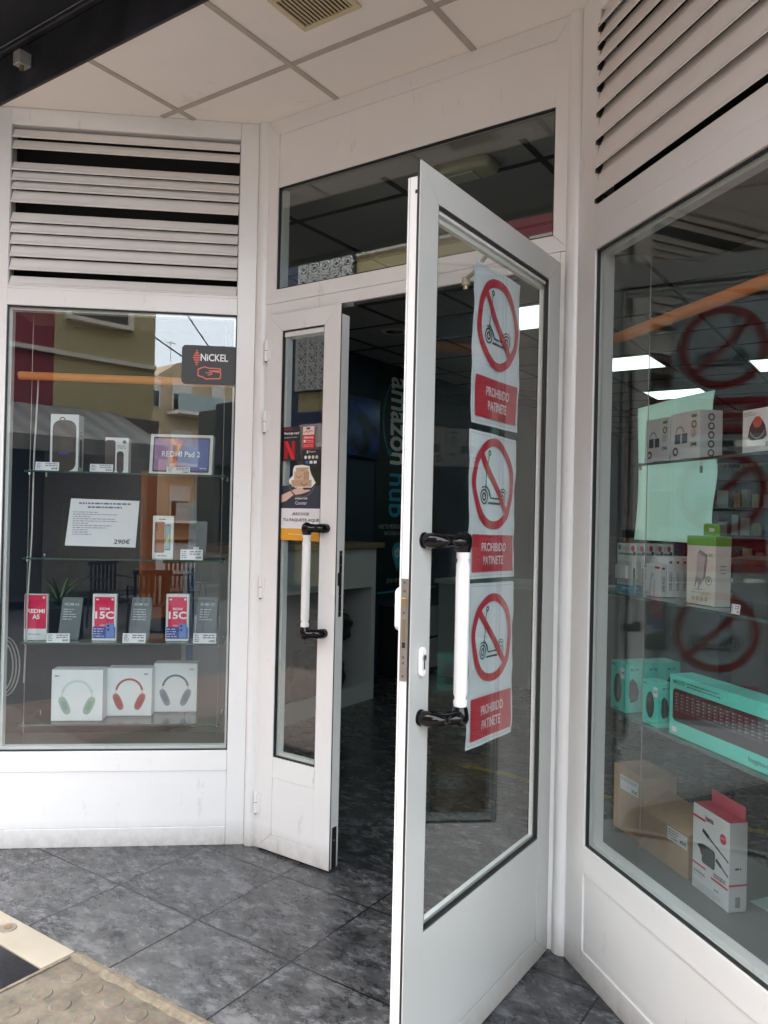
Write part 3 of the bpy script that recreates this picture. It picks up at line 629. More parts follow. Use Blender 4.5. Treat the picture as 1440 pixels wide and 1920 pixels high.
# television
t = thing('wall_television', 'dark television showing a dim blue picture on the navy wall', 'television', (XW+.01, 4.72, 1.86), R(90))
MB().box(0, .80, -.035, 0, 0, .52, BLKM).build('casing', t, bevel=.004)
m, nt, b = nodes('blue_screen_picture'); L = nt.links; tc = nt.nodes.new('ShaderNodeTexCoord'); n = nt.nodes.new('ShaderNodeTexNoise'); n.inputs['Scale'].default_value = 9; n.inputs['Detail'].default_value = 5
L.new(tc.outputs['Object'], n.inputs[0]); r = nt.nodes.new('ShaderNodeValToRGB'); r.color_ramp.elements[0].position = .4; r.color_ramp.elements[0].color = (.001, .004, .02, 1); r.color_ramp.elements[1].position = .75; r.color_ramp.elements[1].color = (.02, .10, .45, 1)
L.new(n.outputs['Fac'], r.inputs[0]); L.new(r.outputs[0], b.inputs['Emission Color']); b.inputs['Emission Strength'].default_value = .010; b.inputs['Base Color'].default_value = (.005, .005, .01, 1); b.inputs['Roughness'].default_value = .2
MB().box(.015, .785, -.0365, -.0355, .015, .505, m).build('screen', t)
# service counter
WW = mat('white_melamine', (.50, .53, .53), .5, var=.03, scale=4)
OAK = mat('oak_worktop', (.20, .145, .09), .5, var=.2, scale=14)
t = thing('service_counter', 'white counter with oak top and an open bay, left inside the doorway', 'counter', (-3.375, 3.0, 0), 0)
g = MB(); g.box(-.44, .03, .30, 1.92, 1.135, 1.175, OAK); g.build('worktop', t, bevel=.003)
g = MB(); g.box(-.42, 0, .34, 1.85, .845, 1.134, WW); g.build('fascia', t)
MB().box(-.42, 0, 1.80, 1.852, 0, .844, WW).build('end_panel', t); MB().box(-.42, 0, .34, .39, 0, .844, WW).build('end_panel', t)
g = MB(); g.box(-.02, 0, .391, 1.799, 0, .13, WW); g.box(-.42, -.40, .391, 1.799, 0, .844, DK); g.build('plinth', t)
def lump(name, label, loc, sx, sy, sz, seed, mt):
    bm = bmesh.new(); bmesh.ops.create_icosphere(bm, subdivisions=4, radius=1); rnd = random.Random(seed)
    ph = [(rnd.uniform(2, 6), rnd.uniform(0, 6), rnd.uniform(2, 6), rnd.uniform(0, 6)) for _ in range(5)]
    for v in bm.verts:
        c = v.co; e = 1
        c.x = math.copysign(abs(c.x)**.7, c.x); c.y = math.copysign(abs(c.y)**.7, c.y); c.z = math.copysign(abs(c.z)**.8, c.z)
        for a, b_, d, f_ in ph: e += .035*math.sin(a*c.x*2+b_)*math.cos(d*c.z*2+f_+c.y*3)
        v.co = Vector((c.x*sx*e, c.y*sy*e, max(-sz, c.z*sz*e)+sz))
    me = bpy.data.meshes.new(name); bm.to_mesh(me); bm.free(); me.materials.append(mt)
    for p_ in me.polygons: p_.use_smooth = True
    o = bpy.data.objects.new(name, me); col.objects.link(o); o.location = loc; return o
BAGM = mat('black_nylon', (.012, .012, .014), .55, var=.4, scale=12, bump=.4)
for nm, lb, lc, s_, sd_ in (('backpack', 'black backpack slumped on the floor under the open counter bay', (-3.52, 4.35, 0), (.16, .2, .22), 3), ('tote_bag', 'black bag lying on top of the backpack under the counter', (-3.54, 4.45, .43), (.13, .24, .13), 5)):
    o = lump(nm, lb, lc, *s_, sd_, BAGM); tag(o, lb, 'bag')
    MB().tube([(.12, -.08, s_[2]*1.5), (.17, -.06, s_[2]*1.8), (.15, .03, s_[2]*2.05), (.05, .06, s_[2]*2.0)], .009, mat('grey_webbing', (.10, .10, .10), .6), 8).build('strap', o)
# white notice boards low on the blue wall
for k, (y, z0, z1) in enumerate(((5.56, .16, .60), (5.56, -.0, .13))):
    pass
t = thing('storage_cabinet', 'low white cabinet with two stacked doors under the wall banner', 'cabinet', (XW+.002, 5.62, 0), R(90))
MB().box(0, 1.0, -.30, 0, .02, .60, mat('black_cabinet_body', (.01, .012, .014), .6)).build('cabinet_body', t)
for z0, z1 in ((.04, .30), (.32, .59)): MB().box(.015, .985, -.318, -.302, z0, z1, WW).build('cabinet_door', t, bevel=.012)
# reception desk deeper inside
TEALG = mat('grey_green_panel', (.26, .33, .33), .6, var=.05, scale=3)
t = thing('reception_desk', 'long grey reception desk with a pale top deep inside the shop', 'desk', (-3.45, 5.93, 0), 0)
MB().box(0, 2.3, 0, .03, 0, .80, TEALG).build('front_panel', t); MB().box(-.03, 2.33, -.03, .62, .805, .84, mat('pale_desktop', (.42, .47, .46), .4)).build('desktop', t, bevel=.003)
MB().box(0, .03, .031, .6, 0, .80, TEALG).build('side_panel', t); MB().box(2.27, 2.3, .031, .6, 0, .80, TEALG).build('side_panel', t)
t = thing('desk_monitor', 'flat monitor seen from behind on the reception desk', 'monitor', (-2.2, 6.2, .84), R(8))
MB().box(-.27, .27, 0, .03, .09, .41, BLKM).build('screen_housing', t, bevel=.01); MB().box(-.03, .03, .0, .02, 0, .2, BLKM).build('stand', t); MB().box(-.11, .11, -.06, .10, 0, .01, BLKM).build('foot', t, bevel=.003)
# second counter seen through the right window
t = thing('display_counter', 'long grey counter with oak top behind the right shop window', 'counter', (-.9, 5.0, 0), 0)
MB().box(0, 3.3, 0, .03, 0, 1.13, mat('grey_laminate', (.20, .21, .21), .5, var=.05, scale=3)).build('front_panel', t); MB().box(-.03, 3.33, -.03, .60, 1.135, 1.17, OAK).build('worktop', t, bevel=.003)
MB().box(0, .03, .031, .57, 0, 1.13, WW).build('side_panel', t)
t = thing('black_display_case', 'black box with small white lettering on the inner counter, right of the mint sheet', 'display case', (-.42, 5.1, 1.17), R(-12))
MB().box(0, .42, 0, .2, 0, .28, BLKM).build('case_body', t, bevel=.008)
p = PR(-.0005, .0004); p.text('ENVIMOVIL', .10, .32, .12, .155, (.55, .55, .58), .01); p.lines(.2, .32, .085, .105, 1, (.4, .4, .42), .5, 0); p.build('lettering', t)
# rear shelving with goods against the back and right walls
for i, (x, y, rz, lb) in enumerate(((-3.6, 12.45, 0, 'dark wall shelving with phone cases at the back left of the shop'), (-1.2, 12.45, 0, 'dark wall shelving with phone cases at the back centre of the shop'))):
    t = thing('wall_shelving', lb, 'shelving', (x, y, 0), rz, 'dark wall shelving with goods'); w_ = 2.1
    g = MB(); g.box(0, w_, 0, .02, 0, 2.2, DK); g.build('back_panel', t)
    for z in (.4, .8, 1.2, 1.6, 2.0): MB().box(0, w_, -.3, 0, z, z+.02, DARK).build('shelf_board', t)
    g = MB(); rr = random.Random(i+2)
    for z in (.42, .82, 1.22, 1.62):
        x = .05
        while x < w_-.2:
            ww = rr.uniform(.06, .16); hh = rr.uniform(.12, .3); c = rr.choice([(.4, .42, .42), (.2, .2, .2), (.5, .16, .04), (.03, .12, .25), (.35, .3, .2), (.08, .08, .08)])
            g.box(x, x+ww, -.25, -.05, z+.002, z+hh, ink(c, .6)); x += ww+rr.uniform(.01, .08)
    o = g.build('goods', t); o['kind'] = 'stuff'
# hazard tape on the shop floor
YEL = mat('worn_yellow_paint', (.42, .36, .03), .7, var=.5, scale=60)
g = MB(); rr = random.Random(4); x = -2.06
while x < -.2:
    l_ = rr.uniform(.03, .09); y = 3.85+.02*math.sin(x*9)
    g.add([(x, y-.022+rr.uniform(-.006, .006), .001), (x+l_, y-.03+rr.uniform(-.006, .006), .001), (x+l_+rr.uniform(-.01, .03), y+.02, .001), (x+.012, y+.03, .001)], [(0, 1, 2, 3)], YEL)
    x += l_+rr.uniform(.004, .02)
tag(g.build('floor_marking'), 'worn yellow stripe painted across the dark shop floor', 'floor marking')

# ================================================================ WINDOW DISPLAY FITTINGS
PLAT = mat('grey_display_board', (.16, .17, .17), .35, var=.12, scale=5)
for fr, sgn, lb in (('L', -1, 'dark grey display platform at the foot of the left window'), ('R', 1, 'grey display platform carrying brown boxes at the foot of the right window')):
    a, b_ = (-1.15, -.09) if sgn < 0 else (-.20, 1.15)
    g = MB(); g.box(a, b_, .062, .55 if sgn > 0 else .5, .28, .328, PLAT); g.box(a, b_, .50 if sgn > 0 else .45, .52 if sgn > 0 else .47, 0, .279, PLAT)
    o = g.build('display_platform', loc=(*OR[fr], 0), rotz=TH[fr]); tag(o, lb, 'platform')
SZ = [1.533, 1.167, .812, .470]
SHL = {('L', 0): 'upper glass shelf of the left window, holding the tablet box', ('L', 1): 'second glass shelf of the left window, under the price sheet', ('L', 2): 'third glass shelf of the left window, with the red phone boxes', ('L', 3): 'lowest glass shelf of the left window, with the headphone boxes',
       ('R', 0): 'upper glass shelf of the right window, with the white earphone boxes', ('R', 1): 'middle glass shelf of the right window, with the green charger box', ('R', 2): 'lower glass shelf of the right window, with the turquoise boxes'}
for fr in 'LR':
    for k, z in enumerate(SZ if fr == 'L' else [1.545, 1.150, .785]):
        a, b_ = (-.96, -.13) if fr == 'L' else ((.15, 1.0) if k == 0 else (-.10, 1.0)); z1 = z; y0, y1 = .115, .38
        t = thing('glass_shelf', SHL[(fr, k)], 'shelf', to_world(fr, 0, 0, 0), TH[fr], 'glass shelves in the shop windows')
        MB().box(a, b_, y0+.0015, y1, z1-.0075, z1-.0005, GSH).build('shelf_pane', t)
        MB().box(a, b_, y0-.0005, y0+.0012, z1-.0078, z1-.0002, GEDGE).build('polished_edge', t)
        for x in (a+.015, b_-.015):
            for yy in (y0+.02, y1-.03): MB().tube([(x, yy, z1-.018), (x, yy, z1+.003)], .0045, CHROME, 12).build('shelf_clip', t)
    a, b_ = (-.945, -.145) if fr == 'L' else (.20, .985)
    for x in (a, b_):
        lb = {-.945: 'thin steel cable holding the left ends of the left window shelves', -.145: 'thin steel cable holding the right ends of the left window shelves', .20: 'thin steel cable at the near corner post in the right window', .985: 'thin steel cable at the far side of the right window'}[x]
        o = MB().tube([(x, .135, .329), (x, .135, 2.19)], .0014, STEEL, 8).build('shelf_cable', loc=to_world(fr, 0, 0, 0), rotz=TH[fr]); tag(o, lb, 'cable')
# orange rollers of the window blinds
ORG = mat('orange_blind_cloth', (.70, .24, .06), .6, var=.06, scale=6)
for fr, a, b_, lb in (('L', -.985, -.06, 'long orange roller tube across the top of the left window display'), ('R', .02, 1.05, 'long orange roller tube slanting across the top of the right window')):
    t = thing('blind_roller', lb, 'blind roller', to_world(fr, 0, .10, 1.925 if fr == 'L' else 1.94), TH[fr], 'orange blind rollers')
    MB().tube([(a, 0, 0), (b_, 0, 0)], .017, ORG, 20).build('cloth_roll', t)
    MB().tube([(a-.008, 0, 0), (a, 0, 0)], .014, BLKM, 14).build('end_cap', t); MB().tube([(b_, 0, 0), (b_+.008, 0, 0)], .014, BLKM, 14).build('end_cap', t)
# white power cord hanging in the left window
pts = [at('L', 72, 705, .16), at('L', 71, 735, .16), at('L', 64, 850, .16), at('L', 60, 1000, .16), at('L', 52, 1120, .16), at('L', 45, 1280, .16)]
o = MB().tube([(x, 0, z) for x, z in pts], .0035, mat('off_white_cord', (.6, .6, .57), .5), 8).build('power_cord', loc=to_world('L', 0, .16, 0), rotz=TH['L']); tag(o, 'off-white cord hanging down the left side of the left window display', 'cord')
# coiled pale cable at the left edge of the left window
g = MB()
for k in range(3):
    cxz = at('L', 2+3*k, 1250, .3); g.tube([(cxz[0]+(.05+.006*k)*math.cos(R(a_)), .004*k, cxz[1]+(.11+.01*k)*math.sin(R(a_))) for a_ in range(0, 361, 15)], .0035, mat('pale_cable', (.5, .5, .48), .5), 8, cap=False)
o = g.build('coiled_cable', loc=to_world('L', 0, .3, 0), rotz=TH['L']); tag(o, 'pale coiled cable hanging at the left edge of the left window', 'cable')
# coloured advertising panels standing inside, behind the left display
def hitX(px, py, X): d = ray(px, py); k = X/d.x; return d.y*k, CH+d.z*k
ya, za = hitX(268, 888, -3.83); yb, zb = hitX(314, 1052, -3.83)
t = thing('orange_advert_panel', 'orange advertising panel on the wall behind the left window display', 'advertising panel', (-3.85, ya, 0), R(90))
MB().box(0, (yb-ya)*2.0, -.02, 0, zb-.35, za+.02, mat('orange_print', (.62, .13, .02), .5, var=.12, scale=3)).build('panel', t, bevel=.01)
ya, za = hitX(352, 1065, -3.7); yb, zb = hitX(378, 1240, -3.7)
t = thing('blue_roll_up_banner', 'narrow blue roll-up banner behind the lower shelves of the left window', 'banner', (-3.7, ya, 0), R(90))
MB().box(0, (yb-ya), -.01, 0, .05, za, mat('blue_print', (.01, .13, .30), .5)).build('banner_sheet', t); MB().box(-.03, yb-ya+.03, -.05, .05, 0, .05, STEEL).build('base', t, bevel=.006)
# hanging mint-coloured sheet in the right window
x0, z1 = at('R', 1194, 765, .5); x1, _ = at('R', 1346, 765, .5); z0 = at('R', 1196, 1012, .5)[1]
g = MB(); nx, nz = 16, 24; vs = []
for j in range(nz+1):
    for i in range(nx+1):
        u, v = i/nx, j/nz; vs.append((x0+(x1-x0)*u+.008*math.sin(v*5), .012*math.sin(u*4+v*2)-.01*math.sin(v*9)*u, z0+(z1-z0)*v))
MINT = mat('mint_sheet', (.66, .93, .84), .6, var=.04, scale=3, emit=(.50, .90, .76), es=.035)  # small emission added to the sheet colour to lift its brightness
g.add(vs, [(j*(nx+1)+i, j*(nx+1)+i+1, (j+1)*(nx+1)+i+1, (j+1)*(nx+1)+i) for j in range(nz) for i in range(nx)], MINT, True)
o = g.build('emissive_mint_sheet', loc=to_world('R', 0, .5, 0), rotz=TH['R']); tag(o, 'pale mint sheet hanging behind the upper shelves of the right window', 'sheet')
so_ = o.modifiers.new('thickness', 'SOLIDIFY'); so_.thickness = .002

# ================================================================ GOODS IN THE WINDOWS
RED = (.70, .015, .09); INK = (.03, .03, .035); TEAL = (.08, .56, .47); GRY = (.35, .36, .37)
def carton(name, label, fr, x, y, z, w_, h, d, body, cat='box', yaw=0, group=None, bevel=.0012, lean=0):
    g = MB(); g.box(0, w_, 0, d, 0, h, body); pl = to_world(fr, x, y, z+.0005)
    o = g.build(name, loc=pl, rotz=TH[fr]+R(yaw), bevel=bevel); o.rotation_euler.x = -R(lean); tag(o, label, cat, group); return o
def rect_at(fr, xl, xr, yt, z0, y, ym=None):
    ym = ym or yt; x0 = at(fr, xl, ym, y)[0]; x1 = at(fr, xr, ym, y)[0]; return x0, x1-x0, at(fr, xl, yt, y)[1]-z0
def tagcard(fr, xl, xr, yt, z, lb, y=.122, price='199€'):
    x, w_, h = rect_at(fr, xl, xr, yt, z, y); o = carton('price_tag', lb, fr, x, y-.012, z, w_, max(h, .022), .0012, PAPER, 'price tag', group='price tags on the glass shelves', bevel=0)
    o.rotation_euler.x = R(-8); h = max(h, .022)
    p = PR(-.0003); p.lines(w_*.42, w_*.95, h*.45, h*.92, 2, (.15, .15, .16), .5, .1); p.text(price, w_*.68, w_*.95, h*.12, h*.36, INK, .03)
    p.lines(w_*.06, w_*.30, h*.12, h*.9, 4, (.22, .22, .24), .5, .3); p.build('print', o); return o
z1, z2, z3, z4 = SZ
# shelf 1
x, w_, h = rect_at('L', 94, 147, 776, z1, .19, 830)
o = carton('speaker_box', 'tall white box with a black speaker pictured, at left on the upper shelf', 'L', x, .19, z1, w_, h, .08, BOXW)
p = PR(-.0004); p.rrect(w_*.08, w_*.92, .002, h*.90, w_*.3, (.025, .02, .02)); p.ring(w_*.42, h*.90, w_*.07, w_*.11, (.02, .02, .02), n=16, a0=0, a1=180); p.lines(w_*.3, w_*.7, h*.28, h*.36, 1, (.05, .06, .30), .5, 0); p.build('front_print', o)
p = PR(0); p.lines(.018, .062, h*.62, h*.72, 2, (.1, .15, .45), .5, 0); p.rrect(.02, .055, h*.08, h*.58, .01, (.02, .10, .09)); p.build('side_print', o, loc=(w_+.0003, 0, 0), rotz=R(90))
x, w_, h = rect_at('L', 197, 241, 820, z1, .20, 850)
o = carton('earphone_box', 'small white box with a black charging case pictured, beside the tall speaker box', 'L', x, .20, z1, w_, h, .05, BOXW)
p = PR(-.0004); p.rrect(0.0, w_*.44, .002, h*.93, w_*.12, (.03, .025, .025)); p.rrect(w_*.50, w_*.80, .002, h*.62, w_*.14, (.03, .02, .025)); p.disc(w_*.82, h*.88, w_*.08, (.1, .12, .14)); p.lines(w_*.52, w_*.9, h*.68, h*.8, 2, GRY, .5, .1); p.build('front_print', o)
x, w_, h = rect_at('L', 280, 399, 812, z1, .19, 850)
o = carton('tablet_box', 'white tablet box with a blue and pink screen reading REDMI Pad 2', 'L', x, .19, z1, w_, h, .045, BOXW, yaw=-3, lean=7)
m, nt, b = nodes('tablet_wallpaper'); L = nt.links; tc = nt.nodes.new('ShaderNodeTexCoord'); gr = nt.nodes.new('ShaderNodeSeparateXYZ'); L.new(tc.outputs['Object'], gr.inputs[0])
wv = nt.nodes.new('ShaderNodeTexNoise'); wv.inputs['Scale'].default_value = 12; wv.inputs['Distortion'].default_value = 1.5; L.new(tc.outputs['Object'], wv.inputs[0])
ad = nt.nodes.new('ShaderNodeMath'); ad.operation = 'MULTIPLY_ADD'; L.new(wv.outputs['Fac'], ad.inputs[0]); ad.inputs[1].default_value = .10; L.new(gr.outputs[0], ad.inputs[2])
mr = nt.nodes.new('ShaderNodeMapRange'); mr.inputs[1].default_value = .05; mr.inputs[2].default_value = w_+.05; L.new(ad.outputs[0], mr.inputs[0])
r = nt.nodes.new('ShaderNodeValToRGB'); e = r.color_ramp.elements; e[0].position = 0; e[0].color = (.30, .16, .34, 1); e[1].position = 1; e[1].color = (.05, .10, .38, 1)
for po, c in ((.28, (.40, .22, .42)), (.36, (.75, .36, .12)), (.42, (.70, .05, .10)), (.50, (.08, .06, .24)), (.7, (.10, .12, .42))): q = e.new(po); q.color = (*c, 1)
L.new(mr.outputs[0], r.inputs[0]); L.new(r.outputs[0], b.inputs['Base Color']); b.inputs['Roughness'].default_value = .25
p = PR(-.0004); p.rrect(w_*.05, w_*.95, h*.06, h*.93, .006, (.03, .03, .04), .2); p.nxt(); p.mb.add([(w_*.07, p.y, h*.10), (w_*.93, p.y, h*.10), (w_*.93, p.y, h*.89), (w_*.07, p.y, h*.89)], [(0, 1, 2, 3)], m)
p.text('REDMI Pad 2', w_*.19, w_*.80, h*.44, h*.58, (.85, .85, .88), .015); p.lines(w_*.8, w_*.9, h*.14, h*.19, 1, (.7, .7, .75), .5, 0); p.build('front_print', o)
tagcard('L', 68, 112, 866, z1, 'price tag in front of the tall speaker box', price='69€'); tagcard('L', 170, 213, 870, z1, 'price tag in front of the small earphone box', price='29€'); tagcard('L', 313, 357, 875, z1, 'price tag under the tablet box', price='199€')
# price sheet in a clear stand
x, z0 = at('L', 122, 1023, .15); x1, zt = at('L', 262, 938, .15); w_, h = x1-x, zt-z0
t = thing('price_sheet_stand', 'white printed sheet ending in 290€ in a clear acrylic stand', 'sign holder', to_world('L', x, .15, z2+.001), TH['L'])
ac = glass('clear_acrylic', (.93, .94, .95), 1.35); g = MB(); g.box(-.02, w_+.015, -.003, .004, .0, z0-z2+h+.012, ac); g.build('acrylic_pane', t)
g = MB(); g.box(-.02, w_+.015, .005, .07, 0, .002, ac); g.build('foot', t)
dz = z0-z2; g = MB(); g.add([(.0, -.0045, dz), (w_*.96, -.0045, dz-.004), (w_, -.0045, dz+h-.004), (w_*.07, -.0045, dz+h)], [(0, 1, 2, 3)], PAPER); ps = g.build('printed_sheet', t)
p = PR(-.0049); p.lines(w_*.18, w_*.88, dz+h*.88, dz+h*.93, 1, (.12, .14, .22), .7, 0); p.lines(w_*.3, w_*.76, dz+h*.80, dz+h*.85, 1, (.12, .14, .22), .7, 0)
p.lines(w_*.10, w_*.9, dz+h*.22, dz+h*.74, 11, (.28, .29, .33), .38, .75); p.text('290€', w_*.66, w_*.88, dz+h*.05, dz+h*.155, (.03, .03, .05), .02, slant=.15); p.build('print', ps)
# phone box and black phone on shelf 2
x, w_, h = rect_at('L', 286, 325, 967, z2, .17, 1010)
o = carton('phone_box', 'white phone box with a bronze phone pictured, on the second shelf', 'L', x, .17, z2, w_, h, .022, BOXW)
p = PR(-.0004); p.rrect(w_*.10, w_*.58, h*.14, h*.86, .006, (.30, .10, .05)); p.rrect(w_*.60, w_*.86, h*.20, h*.80, .004, (.03, .05, .07)); p.rrect(w_*.62, w_*.84, h*.22, h*.78, .003, (.25, .45, .50)); p.poly([(w_*.63, h*.3), (w_*.83, h*.5), (w_*.83, h*.6), (w_*.63, h*.42)], (.70, .66, .15))
for k in range(3): p.disc(w_*.20, h*(.79-.06*k), w_*.045, (.06, .03, .02), keep=k > 0)
p.lines(w_*.3, w_*.65, h*.90, h*.94, 1, (.1, .1, .12), .6, 0); p.lines(w_*.25, w_*.7, h*.05, h*.09, 1, (.2, .2, .22), .6, 0); p.build('front_print', o)
def phone(label, x, y, z, w_, h, c, lean, yaw=0, txt=None, group=None):
    g = MB(); r_ = .008; pts = []
    for cx, cz, a in ((w_-r_, r_, -90), (w_-r_, h-r_, 0), (r_, h-r_, 90), (r_, r_, 180)):
        for k in range(6): q = R(a+k*18); pts.append((cx+r_*math.cos(q), cz+r_*math.sin(q)))
    g.prism(pts, 0, .008, c); o = g.build('mobile_phone', loc=to_world('L', x, y, z+.001), rotz=TH['L']+R(yaw), bevel=.0012); o.rotation_euler = (R(-lean), 0, TH['L']+R(yaw)); tag(o, label, 'phone', group)
    MB().box(w_*.2, w_*.8, .030, .036, 0, h*.45, ac).build('rest', o)
    p = PR(-.0004)
    if txt:
        p.text(txt, w_*.15, w_*.85, h*.80, h*.865, (.62, .65, .66), .005); p.lines(w_*.12, w_*.8, h*.45, h*.74, 5, (.62, .65, .66), .3, .5); p.disc(w_*.86, h*.93, .002, (.7, .3, .15))
    else:
        for k in range(3): p.ring(w_*.15, h*(.9-.08*k), .0028, .0048, (.06, .06, .07), n=16, keep=k > 0); p.disc(w_*.15, h*(.9-.08*k), .0028, (.005, .005, .006), keep=True)
        p.rect(w_*.3, w_*.6, h*.22, h*.32, (.6, .6, .62))
    p.build('screen_film' if txt else 'camera_array', o); return o
x, w_, h = rect_at('L', 352, 387, 976, z2, .17, 1010)
phone('black phone standing with its camera side out, beside the white phone box', x, .17, z2, w_, h, mat('graphite_phone', (.022, .026, .034), .3), 10)
tagcard('L', 339, 381, 1030, z2, 'price tag under the black phone on the second shelf', price='169€')
# shelf 3
def redbox(xl, xr, label, kind):
    x, w_, h = rect_at('L', xl, xr, 1114, z3, .17, 1160); o = carton('phone_box', label, 'L', x, .17, z3, w_, h, .024, BOXW, group='upright phone boxes on the third shelf')
    p = PR(-.0004)
    if kind == 'A5':
        p.rect(w_*.03, w_*.97, h*.25, h*.985, RED); p.text('REDMI', w_*.12, w_*.90, h*.59, h*.68, (.9, .88, .88), .03); p.text('A5', w_*.36, w_*.68, h*.46, h*.56, (.9, .88, .88), .03); p.disc(w_*.85, h*.93, w_*.05, (.9, .8, .8)); p.lines(w_*.2, w_*.75, h*.11, h*.15, 1, GRY, .6, 0)
    else:
        p.rect(w_*.09, w_*.91, h*.28, h*.94, RED); p.rect(w_*.03, w_*.97, h*.05, h*.30, (.03, .07, .32)); p.text('REDMI', w_*.30, w_*.72, h*.66, h*.71, (.9, .8, .82), .02); p.text('15C', w_*.12, w_*.90, h*.47, h*.63, (.9, .88, .88), .03)
        p.disc(w_*.83, h*.89, w_*.05, (.9, .7, .75)); p.rect(w_*.14, w_*.26, h*.87, h*.90, (.85, .7, .72)); p.rrect(w_*.58, w_*.93, h*.06, h*.38, .004, (.10, .20, .52)); p.rrect(w_*.60, w_*.91, h*.08, h*.36, .003, (.14, .26, .60))
        p.disc(w_*.68, h*.32, w_*.05, (.02, .03, .08)); p.disc(w_*.68, h*.24, w_*.05, (.02, .03, .08), keep=True); p.lines(w_*.06, w_*.54, h*.07, h*.28, 4, (.55, .6, .8), .35, .3); p.text('15C', w_*.33, w_*.55, h*.315, h*.345, (.8, .75, .78), .01)
    p.build('front_print', o)
redbox(45, 88, 'red and white phone box reading REDMI A5, leftmost on the third shelf', 'A5')
redbox(173, 218, 'red phone box reading REDMI 15C, in the middle of the third shelf', '15C')
redbox(311, 354, 'red phone box reading REDMI 15C, at the right of the third shelf', '15C')
PHG = mat('grey_phone_film', (.15, .185, .19), .3)
for xl, xr, tx, lb in ((110, 150, 'REDMI A5', 'grey phone leaning beside the leftmost red box'), (242, 281, 'REDMI 15C', 'grey phone leaning between the two REDMI 15C boxes'), (367, 406, 'REDMI 15C', 'grey phone standing at the right end of the third shelf')):
    x, w_, h = rect_at('L', xl, xr, 1119, z3, .20, 1160); phone(lb, x, .19, z3, w_, h, PHG, 14, -6, tx, 'grey demonstration phones on the third shelf')
x, w_, h = rect_at('L', 365, 412, 1155, z3, .26, 1160); carton('white_box', 'plain white box behind the rightmost grey phone', 'L', x, .26, z3, w_, h, .02, BOXW)
for xl, lb in ((89, 'price tag below the leftmost grey phone on the third shelf'), (231, 'price tag below the middle grey phone on the third shelf'), (363, 'price tag below the rightmost grey phone on the third shelf')): tagcard('L', xl, xl+43, 1187, z3, lb, price='99€' if xl < 100 else '149€')
# headphone boxes
for (xa, xb, yy, pt, c1, c2, lb) in ((-.844, -.632, .165, 1256, (.26, .42, .34), (.50, .60, .56), 'white box with sage green headphones pictured, left of the three'), (-.636, -.442, .246, 1253, (.36, .035, .035), (.40, .06, .06), 'white box with red headphones pictured, middle of the three'), (-.447, -.256, .315, 1244, (.16, .22, .27), (.10, .13, .16), 'white box with slate grey headphones pictured, right of the three')):
    w_ = xb-xa; px_top = {.165: 95, .246: 200, .315: 290}[yy]; h = at('L', px_top, pt, yy)[1]-z4
    o = carton('headphone_box', lb, 'L', xa, yy, z4, w_, h, .075, BOXW, group='headphone boxes on the lowest shelf')
    p = PR(-.0004); cx = w_*.5; cz = h*.50; r_ = w_*.30
    p.ring(cx, cz, r_*.88, r_*1.04, c2, n=40, a0=8, a1=172); p.ring(cx, cz+.002, r_*.93, r_*.96, tuple(min(1, v*1.35) for v in c2), n=40, a0=20, a1=160)
    for s_ in (-1, 1):
        p.line([(cx+s_*r_*.97, cz+h*.02), (cx+s_*r_*1.0, cz-h*.09)], .0035, (.45, .42, .40))
        for rr_, cc, kz in ((1, tuple(v*.8+.08 for v in c1), 0), (.80, c1, .0), (.55, tuple(v*.75 for v in c1), 0)):
            ct, st_ = math.cos(R(-s_*24)), math.sin(R(-s_*24)); a_, b2 = w_*.085*rr_, h*.185*rr_; ox, oz = cx+s_*(r_*.80), cz-h*.20
            pts = []
            for k in range(28):
                q = 2*math.pi*k/28; ex = a_*math.copysign(abs(math.cos(q))**.75, math.cos(q)); ez = b2*math.copysign(abs(math.sin(q))**.75, math.sin(q)); pts.append((ox+ex*ct-ez*st_, oz+ex*st_+ez*ct))
            p.poly(pts, cc)
    tx = w_*.06 if yy < .2 else w_*.82; p.lines(tx, tx+w_*.10, h*.86, h*.90, 1, (.2, .2, .22), .7, 0); p.build('front_print', o)

# sticker on the left glass
x, z0 = at('L', 339, 718, 0); x1, zt = at('L', 444, 652, 0); w_, h = x1-x, zt-z0+.006
t = PR(-.0008); t.rrect(0, w_, 0, h, .016, (.045, .045, .047), .5)
for k, (zz, ww) in enumerate(((.86, .012), (.80, .03), (.74, .05), (.68, .065), (.62, .05), (.56, .03), (.50, .012))): t.line([(w_*.27-ww*w_, h*zz), (w_*.27+ww*w_, h*zz)], h*.035, (.75, .13, .07), keep=k > 0)
t.text('NiCKEL', w_*.34, w_*.84, h*.60, h*.79, (.85, .85, .85), .02)
hd = [(.30, .20), (.30, .36), (.36, .40), (.42, .43), (.50, .40), (.70, .40), (.71, .34), (.50, .33), (.71, .30), (.71, .20), (.70, .14), (.54, .13), (.44, .12), (.40, .16), (.30, .20)]
t.line([(w_*a_, h*(b_+.02)) for a_, b_ in hd], h*.028, (.80, .17, .08)); t.line([(w_*.44, h*.30), (w_*.55, h*.30), (w_*.55, h*.27), (w_*.48, h*.24)], h*.022, (.80, .17, .08))
o = t.build('window_sticker', None, loc=to_world('L', x, .0135, z0), rotz=TH['L']); tag(o, 'dark rounded NiCKEL sticker on the left window glass', 'sticker')

